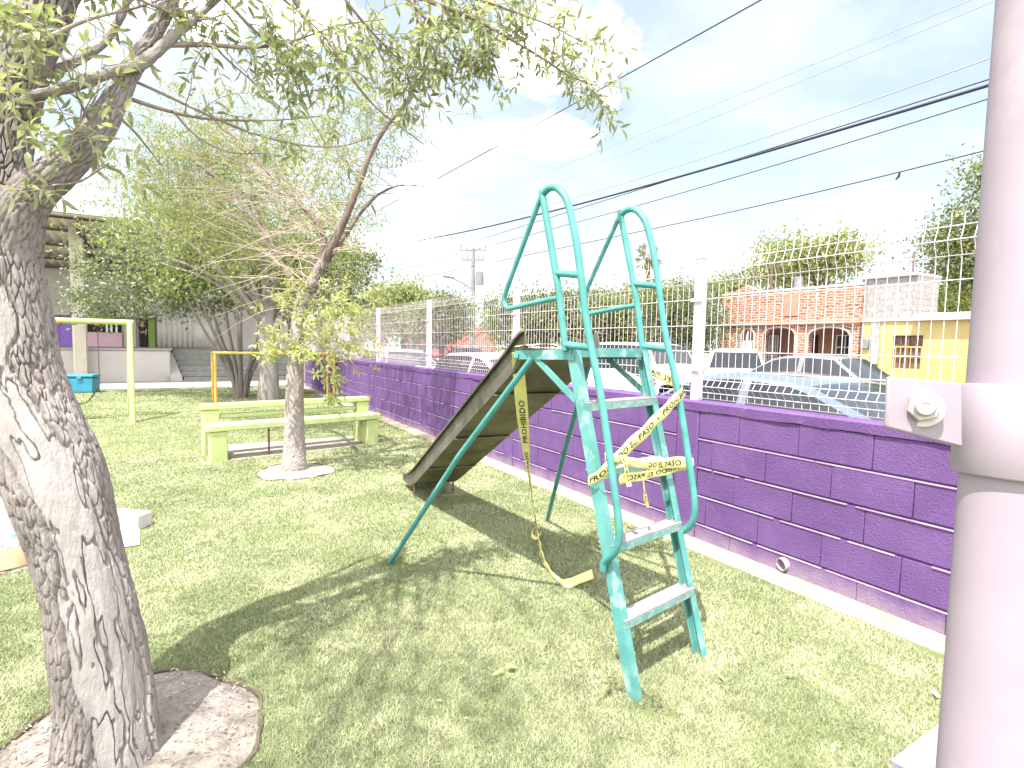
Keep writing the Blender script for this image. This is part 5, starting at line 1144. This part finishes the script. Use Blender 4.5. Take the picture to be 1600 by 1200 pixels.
# ------------------------------------------------------------------ houses across the street
HX = 20.0
def arch_wall(mb, X, th, y0, y1, z0, z1, ops, n=10):
    """wall in the plane x=X from y0 to y1 with arched openings (a,b,spring,crown)"""
    ops = sorted(ops); y = y0
    for a, b, zs, zc in ops:
        mb.span((X, y, z0), (X + th, a, z1))
        pr = [(a + (b - a) * i / n, zs + (zc - zs) * math.sqrt(max(0, 1 - (2 * i / n - 1) ** 2))) for i in range(n + 1)]
        for (ya, za), (yb, zb) in zip(pr, pr[1:]):
            mb.hexa([(X, ya, za), (X, yb, zb), (X + th, yb, zb), (X + th, ya, za), (X, ya, z1), (X, yb, z1), (X + th, yb, z1), (X + th, ya, z1)])
        y = b
    mb.span((X, y, z0), (X + th, y1, z1))
def brick_house():
    yr, yl = hx(1343, 505, HX).y, hx(1127, 505, HX).y; zl = hx(1230, 508, HX).z; zt = hx(1230, 455, HX).z; G = -.12
    t = thing('brick_house', (HX, yl, G), 'orange brick house with arched porch openings across the street', 'house')
    ops = []
    for x0, x1, ys, yc in ((1158, 1178, 524, 513), (1192, 1242, 522, 511), (1262, 1328, 524, 511)):
        a, b = hx(x1, 540, HX).y, hx(x0, 540, HX).y; m = (x0 + x1) / 2; ops.append((a, b, hx(m, ys, HX).z, min(zl - .06, hx(m, yc, HX).z)))
    w = MB(); arch_wall(w, HX, .3, yr, yl, G, zl, ops); w.build('porch_wall', 'brick', t, smooth=False)
    for a, b, zs, zc in ops:                          # pale arch surrounds
        pr = [(a - .02, G)] + [(a + (b - a) * i / 14, zs + (zc - zs) * math.sqrt(max(0, 1 - (2 * i / 14 - 1) ** 2))) for i in range(15)] + [(b + .02, G)]
        MB().tube([(HX - .01, y, z) for y, z in pr], .04, 6).build('arch_trim', 'slab', t)
    MB().span((HX + .02, yr, zl + .15), (HX + .32, yl, zt)).build('parapet_wall', 'brick', t, smooth=False)
    MB().span((HX - .12, yr - .01, zl), (HX + .4, yl + .01, zl + .15)).build('ledge', 'terracotta', t, bevel=.02)
    MB().span((HX + .0, yr - .02, zt), (HX + .4, yl + .02, zt + .10)).build('coping', 'slab', t, bevel=.02)
    gy0, gy1 = hx(1185, 450, HX).y, hx(1145, 450, HX).y; gz = hx(1165, 446, HX).z; gm = (gy0 + gy1) / 2
    gb = MB(); gb.add([(HX + .0, gy0, zt + .10), (HX + .0, gy1, zt + .10), (HX + .0, gm, gz), (HX + .4, gy0, zt + .10), (HX + .4, gy1, zt + .10), (HX + .4, gm, gz)], [(0, 2, 1), (3, 4, 5), (0, 3, 5, 2), (1, 2, 5, 4), (0, 1, 4, 3)]); gb.build('gable', 'brick', t, smooth=False)
    MB().span((HX + 1.9, yr, G), (HX + 2.6, yl, zt - .1)).build('house_body', 'terracotta', t, smooth=False)
    MB().span((HX + .33, yr + .02, zl - .05), (HX + 1.88, yl - .02, zl + .02)).build('porch_ceiling', 'slab', t)
    MB().span((HX + 1.84, ops[1][0] + .2, G), (HX + 1.895, ops[1][1] - .35, zl - .35)).build('door', 'dark', t)
    for (a, b, zs, zc) in (ops[0], ops[2]):
        wn = MB().span((HX + 1.80, a + .1, G + .75), (HX + 1.89, b - .1, zl - .35)).build('window', 'glass', t)
        g = MB()
        for y in np.linspace(a + .1, b - .1, 5): g.span((HX + 1.74, y - .02, G + .75), (HX + 1.79, y + .02, zl - .35))
        for z in (G + .75, G + 1.2, G + 1.6, zl - .36): g.span((HX + 1.745, a + .09, z - .02), (HX + 1.792, b - .09, z + .02))
        g.build('grille', 'white', wn, smooth=False)
    a0, b0, zs0, _ = ops[0]
    rl = MB()
    for y in np.linspace(a0, b0, 8): rl.tube([(HX + .1, y, G), (HX + .1, y, zs0 - .25)], .022, 5)
    rl.tube([(HX + .1, a0, zs0 - .25), (HX + .1, b0, zs0 - .25)], .025, 5); rl.build('railing', 'white', t)
    nY0, nY1 = hx(1250, 480, HX).y, hx(1225, 480, HX).y
    MB().span((HX - .01, nY0, zl + .35), (HX + .05, nY1, zt - .15)).build('niche', 'terracotta', t)
    tank = hx(1240, 445, HX); MB().tube([(HX + .3, tank.y, zt + .10), (HX + .3, tank.y, zt + .55)], .16, 12).build('vent_stack', 'greymetal', t)
    MB().tube([(HX + .6, hx(1190, 450, HX).y, zt - .1), (HX + .6, hx(1190, 450, HX).y, hx(1190, 412, HX).z)], .05, 8).build('pipe', 'rust', t)
brick_house()
def grey_house():
    a, b = hx(1430, 500, HX + .2).y, hx(1343, 500, HX + .2).y; z0 = hx(1380, 500, HX).z; z1 = hx(1400, 432, HX).z; zm = hx(1400, 446, HX).z
    t = thing('block_house', (HX, b, -.12), 'bare grey concrete block upper storey beside the brick house', 'house')
    MB().span((HX + .2, a, z0 + .02), (HX + 1.7, b - .012, z1)).build('upper_wall', 'greyblock', t, smooth=False)
    MB().span((HX + .1, a - .02, z1), (HX + 1.8, b - .014, z1 + .1)).build('roof_slab', 'slab', t, bevel=.02)
    yw0, yw1 = a + .25, a + .75
    MB().tube([(HX + 1, a + .5, z1), (HX + 1, a + .5, z1 + .9)], .03, 6).build('pipe', 'rust', t)
    MB().span((HX - .04, hx(1374, 540, HX).y, -.12), (HX + .06, hx(1360, 540, HX).y, z0 - .02)).build('bare_pilaster', 'greyblock', t, smooth=False)
grey_house()
def yellow_house():
    b = hx(1343, 560, HX).y - .015; a = hx(1700, 560, HX).y; zt = hx(1480, 500, HX).z; G = -.12; c = hx(1430, 500, HX).y
    t = thing('yellow_house', (HX, a, G), 'single storey yellow house with a dark barred window and ochre railing', 'house')
    wy0, wy1 = hx(1441, 550, HX).y, hx(1394, 550, HX).y; wz0, wz1 = hx(1418, 576, HX).z, hx(1418, 524, HX).z
    w = MB(); w.span((HX, a, G), (HX + .25, wy0, zt)); w.span((HX, wy1, G), (HX + .25, b, zt)); w.span((HX, wy0, G), (HX + .25, wy1, wz0)); w.span((HX, wy0, wz1), (HX + .25, wy1, zt))
    w.span((HX + .253, a, G), (HX + 6, b, zt - .01)); w.build('wall', 'yellow', t, smooth=False)
    MB().span((HX - .25, a - .1, zt), (HX + 6.2, c - .01, zt + .22)).build('roof_slab', 'slab', t, bevel=.03)
    MB().span((HX - .06, c, zt), (HX + .19, b, zt + .1)).build('ledge', 'slab', t, bevel=.02)
    wn = MB().span((HX + .12, wy0, wz0), (HX + .20, wy1, wz1)).build('window', 'iron', t)
    g = MB()
    for y in np.linspace(wy0, wy1, 5): g.span((HX + .05, y - .018, wz0), (HX + .10, y + .018, wz1))
    for z in np.linspace(wz0, wz1, 4): g.span((HX + .052, wy0, z - .018), (HX + .098, wy1, z + .018))
    g.build('bar', 'rust', wn, smooth=False)
    mb = MB(); bx = hx(1352, 537, HX - .02); mb.box((HX - .05, bx.y, bx.z), (.1, .26, .34)); mb.build('meter_box', 'greymetal', t, bevel=.02)
    m2 = hx(1370, 548, HX); MB().box((HX - .12, m2.y, m2.z - .1), (.12, .2, .7)).build('meter_post', 'slab', t, bevel=.02)
    r = MB(); x = HX - .9; y0, y1 = a, hx(1385, 560, x).y; zr = hx(1470, 543, x).z
    for y in np.arange(y0, y1, .14): r.tube([(x, y, G), (x, y, zr)], .013, 5)
    for z in (G + .12, zr): r.tube([(x, y0, z), (x, y1, z)], .018, 6)
    r.build('railing', 'goldrail', t)
    MB().span((HX - .45, a, G - .2), (HX - .01, b, G + .25)).build('plinth', 'yellow', t)
yellow_house()
def red_shop():
    X = 21.0; a, b = hx(690, 530, X).y, hx(628, 530, X).y; G = -.12; zt = hx(660, 512, X).z
    t = thing('red_shop', (X, a, G), 'small red fronted shop with an awning far down the street', 'shop')
    MB().span((X, a, G), (X + 6, b, zt)).build('wall', 'redshop', t, smooth=False)
    MB().span((X - .15, a - .1, zt), (X + 6.1, b + .1, zt + .3)).build('roof', 'slab', t, bevel=.03)
    MB().span((X - 1.6, a, zt - .7), (X - .02, b, zt - .58)).build('awning', 'redshop', t)
    n = 4
    for i in range(n):
        y0 = a + (b - a) * (i + .2) / n; y1 = a + (b - a) * (i + .8) / n
        MB().span((X - .03, y0, G + (.0 if i == 1 else .7)), (X + .05, y1, zt - 1.0)).build('door' if i == 1 else 'window', 'glass', t)
    for y in (a + .1, b - .1): MB().tube([(X - 1.5, y, G), (X - 1.5, y, zt - .7)], .05, 8).build('awning_post', 'white', t)
red_shop()
# ------------------------------------------------------------------ street trees, each with its own outline
def stree(kind, label, px, y_base, D, blobs_px, m, nleaf, size, h, r, clr=.4, ncl=None, asp=.5, nl=14):
    bs = []
    for x, y, w, hh in blobs_px:
        p = at(x, y, D); bs.append((p.x, p.y, p.z, w / F_PX * D, w / F_PX * D * .9, hh / F_PX * D))
    b = at(px, y_base, D); b.z = -.12
    return simple_tree(kind, label, b, h, r, bs, ncl or max(40, nleaf // 60), nleaf, size, m, group='trees along the far side of the street', clr=clr, nl=nl, aspect=asp)
stree('clipped_tree', 'dark clipped round tree left of the utility pole', 690, 580, 30, [(690, 500, 40, 34), (700, 480, 28, 18), (672, 515, 22, 24)], 'leaf_street', 9000, .20, 2.2, .18, .5)
stree('clipped_tree', 'olive clipped tree with flat top just right of the utility pole', 850, 580, 27, [(800, 500, 40, 38), (850, 496, 50, 40), (905, 495, 45, 40)], 'leaf_street', 12000, .20, 2.2, .18, .5)
stree('clipped_tree', 'olive tree seen between the two slide handrails', 950, 585, 25, [(940, 505, 40, 38), (975, 515, 25, 30)], 'leaf_street', 7000, .18, 2.0, .16, .45)
stree('willowy_tree', 'drooping dark green tree behind the nearest fence post', 1060, 590, 22, [(1050, 485, 46, 50), (1085, 500, 40, 50), (1030, 500, 30, 46), (1105, 520, 24, 36)], 'leaf_street', 13000, .17, 2.0, .2, .45, asp=.3)
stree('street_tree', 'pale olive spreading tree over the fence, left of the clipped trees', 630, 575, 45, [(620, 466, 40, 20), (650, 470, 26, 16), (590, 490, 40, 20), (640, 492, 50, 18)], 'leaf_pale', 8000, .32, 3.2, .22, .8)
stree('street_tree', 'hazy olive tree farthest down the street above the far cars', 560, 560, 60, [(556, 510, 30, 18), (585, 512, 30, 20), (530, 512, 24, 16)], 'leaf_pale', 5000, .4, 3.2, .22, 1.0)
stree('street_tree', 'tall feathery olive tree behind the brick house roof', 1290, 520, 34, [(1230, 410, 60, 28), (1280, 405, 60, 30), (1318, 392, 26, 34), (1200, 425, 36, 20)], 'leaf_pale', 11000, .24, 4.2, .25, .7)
stree('street_tree', 'large grey green tree overhanging the yellow house', 1570, 560, 24, [(1530, 330, 46, 60), (1570, 400, 80, 80), (1500, 420, 44, 44), (1480, 370, 30, 30), (1540, 270, 20, 24)], 'leaf_street', 16000, .17, 4.6, .3, .5)
stree('street_tree', 'low bushy green tree on the flat roof line behind the yellow house', 1470, 560, 29, [(1470, 470, 42, 24), (1530, 470, 46, 28), (1440, 478, 22, 18)], 'leaf_bright', 8000, .18, 3.6, .2, .5)
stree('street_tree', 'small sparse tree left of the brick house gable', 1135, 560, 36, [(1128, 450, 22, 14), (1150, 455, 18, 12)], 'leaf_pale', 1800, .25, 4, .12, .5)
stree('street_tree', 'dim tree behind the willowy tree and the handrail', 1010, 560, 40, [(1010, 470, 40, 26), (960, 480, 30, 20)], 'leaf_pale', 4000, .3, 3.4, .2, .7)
def palm():
    D = 46; b = at(1012, 560, D); b.z = -.1; top = at(1012, 404, D); t = thing('palm_tree', tuple(b), 'fan palm with a shaggy head rising between the slide handrails', 'tree', 'trees along the far side of the street')
    MB().tube([b, b.lerp(top, .5) + Vector((.1, 0, 0)), top], [.28, .24, .20], 10).build('trunk', 'barkdark', t)
    Pp, Dd, Ll = [], [], []
    for k in range(46):
        a = random.uniform(0, 6.28); e = random.uniform(-.9, 1.2); d = Vector((math.cos(a) * math.cos(e), math.sin(a) * math.cos(e), math.sin(e))); s = top + d * random.uniform(.3, .8)
        for q in range(14):
            f = (d + rdir() * .5).normalized(); Pp.append(tuple(s)); Dd.append(tuple(f)); Ll.append(random.uniform(.5, .9))
    leaves('crown', Pp, Dd, np.array(Ll), .06, 'frond', t, bend=.3)
palm()
# ------------------------------------------------------------------ utility pole and overhead cables
def pole():
    D = 33.5; b = at(737, 575, D); b.z = -.12; top = at(740.5, 390, D); t = thing('utility_pole', tuple(b), 'grey concrete utility pole with crossarms, transformer and street lamp', 'pole')
    tp = Vector((b.x, b.y, top.z)); MB().tube([b, tp], [.19, .11], 12).build('shaft', 'concrete_pole', t)
    s = Vector(RT); s.z = 0; s.normalize(); k = D / F_PX
    for y, l in ((393.5, 20), (408, 17)):
        z = at(740, y, D).z; a = MB().beam(tp * 0 + Vector((tp.x, tp.y, z)) - s * l * k, Vector((tp.x, tp.y, z)) + s * l * k, .10, .10, (0, 0, 1)).build('crossarm', 'greymetal', t)
        for q in (-.95, -.5, .5, .95): MB().tube([Vector((tp.x, tp.y, z + .05)) + s * l * k * q, Vector((tp.x, tp.y, z + .34)) + s * l * k * q], [.06, .035], 8).build('insulator', 'greymetal', a)
    c = Vector((tp.x, tp.y, at(740, 436, D).z)) + s * .42
    tr = MB().tube([c - Vector((0, 0, .38)), c + Vector((0, 0, .38))], .25, 14).build('transformer', 'greymetal', t)
    for q in (-.1, .1): MB().tube([c + Vector((q, 0, .38)), c + Vector((q, 0, .58))], .035, 6).build('bushing', 'greymetal', tr)
    z0 = at(740, 454, D).z; p = Vector((tp.x, tp.y, z0)); e = p - s * 32 * k + Vector((0, 0, 18.5 * k))
    ar = MB().tube([p, p - s * 12 * k + Vector((0, 0, 9 * k)), e], .045, 8).build('lamp_arm', 'greymetal', t)
    MB().beam(e + s * .1, e - s * .55 + Vector((0, 0, .10)), .26, .13, (0, 1, 0)).build('lamp_head', 'greymetal', ar, bevel=.03)
pole()
def cable(px, X, r, m, label, group='overhead cables'):
    pts = [tuple(hx(x, y, X)) for x, y in px]; pts.sort(key=lambda p: p[1])
    Y = np.array([p[1] for p in pts]); Z = np.array([p[2] for p in pts]); deg = 2 if len(pts) > 3 else 1
    co = np.polyfit(Y, Z, deg); lo, hi = Y[0] - 4, Y[-1]
    ys = np.concatenate([np.linspace(lo, hi, 40)]); o = MB().tube([(X, y, float(np.polyval(co, y))) for y in ys], r, 6)
    ln = np.polyval(np.polyder(co), hi); o.tube([(X, hi, float(np.polyval(co, hi))), (X, hi + 14, float(np.polyval(co, hi) + ln * 14))], r, 6)
    return tag(o.build('overhead_cable', m), label, 'cable', group)
cable([(1191, 0), (1000, 103), (830, 200), (665, 289)], 5.0, .0075, 'cable', 'single dark cable, steepest of all, passing above the slide')
cable([(1555, 128), (1330, 197), (1150, 251), (1000, 297), (750, 355), (605, 383)], 5.0, .0125, 'cable', 'thick black cable, heaviest of all, crossing behind the handrails')
cable([(1555, 121), (1400, 170), (1262, 214), (1150, 249)], 5.0, .005, 'cable', 'thin cable riding just above the thick black cable')
cable([(1559, 87), (1262, 191), (1000, 279), (890, 311)], 5.6, .005, 'cable2', 'thin grey cable next above the thick black cable')
cable([(1551, 154), (1337, 217), (1075, 300), (920, 342)], 5.6, .005, 'cable', 'thin cable next below the thick black cable')
c = cable([(1544, 234), (1405, 269), (1277, 300), (1060, 349)], 9.0, .009, 'cable', 'lowest cable, with a small dark object snagged on it')
q = hx(1406, 272, 9.0); tag(MB().tube([q + Vector((0, 0, .03)), q + Vector((.01, .02, -.03)), q + Vector((0, .05, -.07))], [.014, .022, .012], 6).build('snagged_rag', 'cable'), 'small dark rag snagged on the lowest cable', 'rag')
cable([(1514, 0), (1300, 90), (1000, 210)], 11.0, .007, 'cable2', 'faint high cable, upper of the two pale ones')
cable([(1551, 2), (1307, 105), (1000, 231)], 11.0, .007, 'cable2', 'faint high cable, lower of the two pale ones')
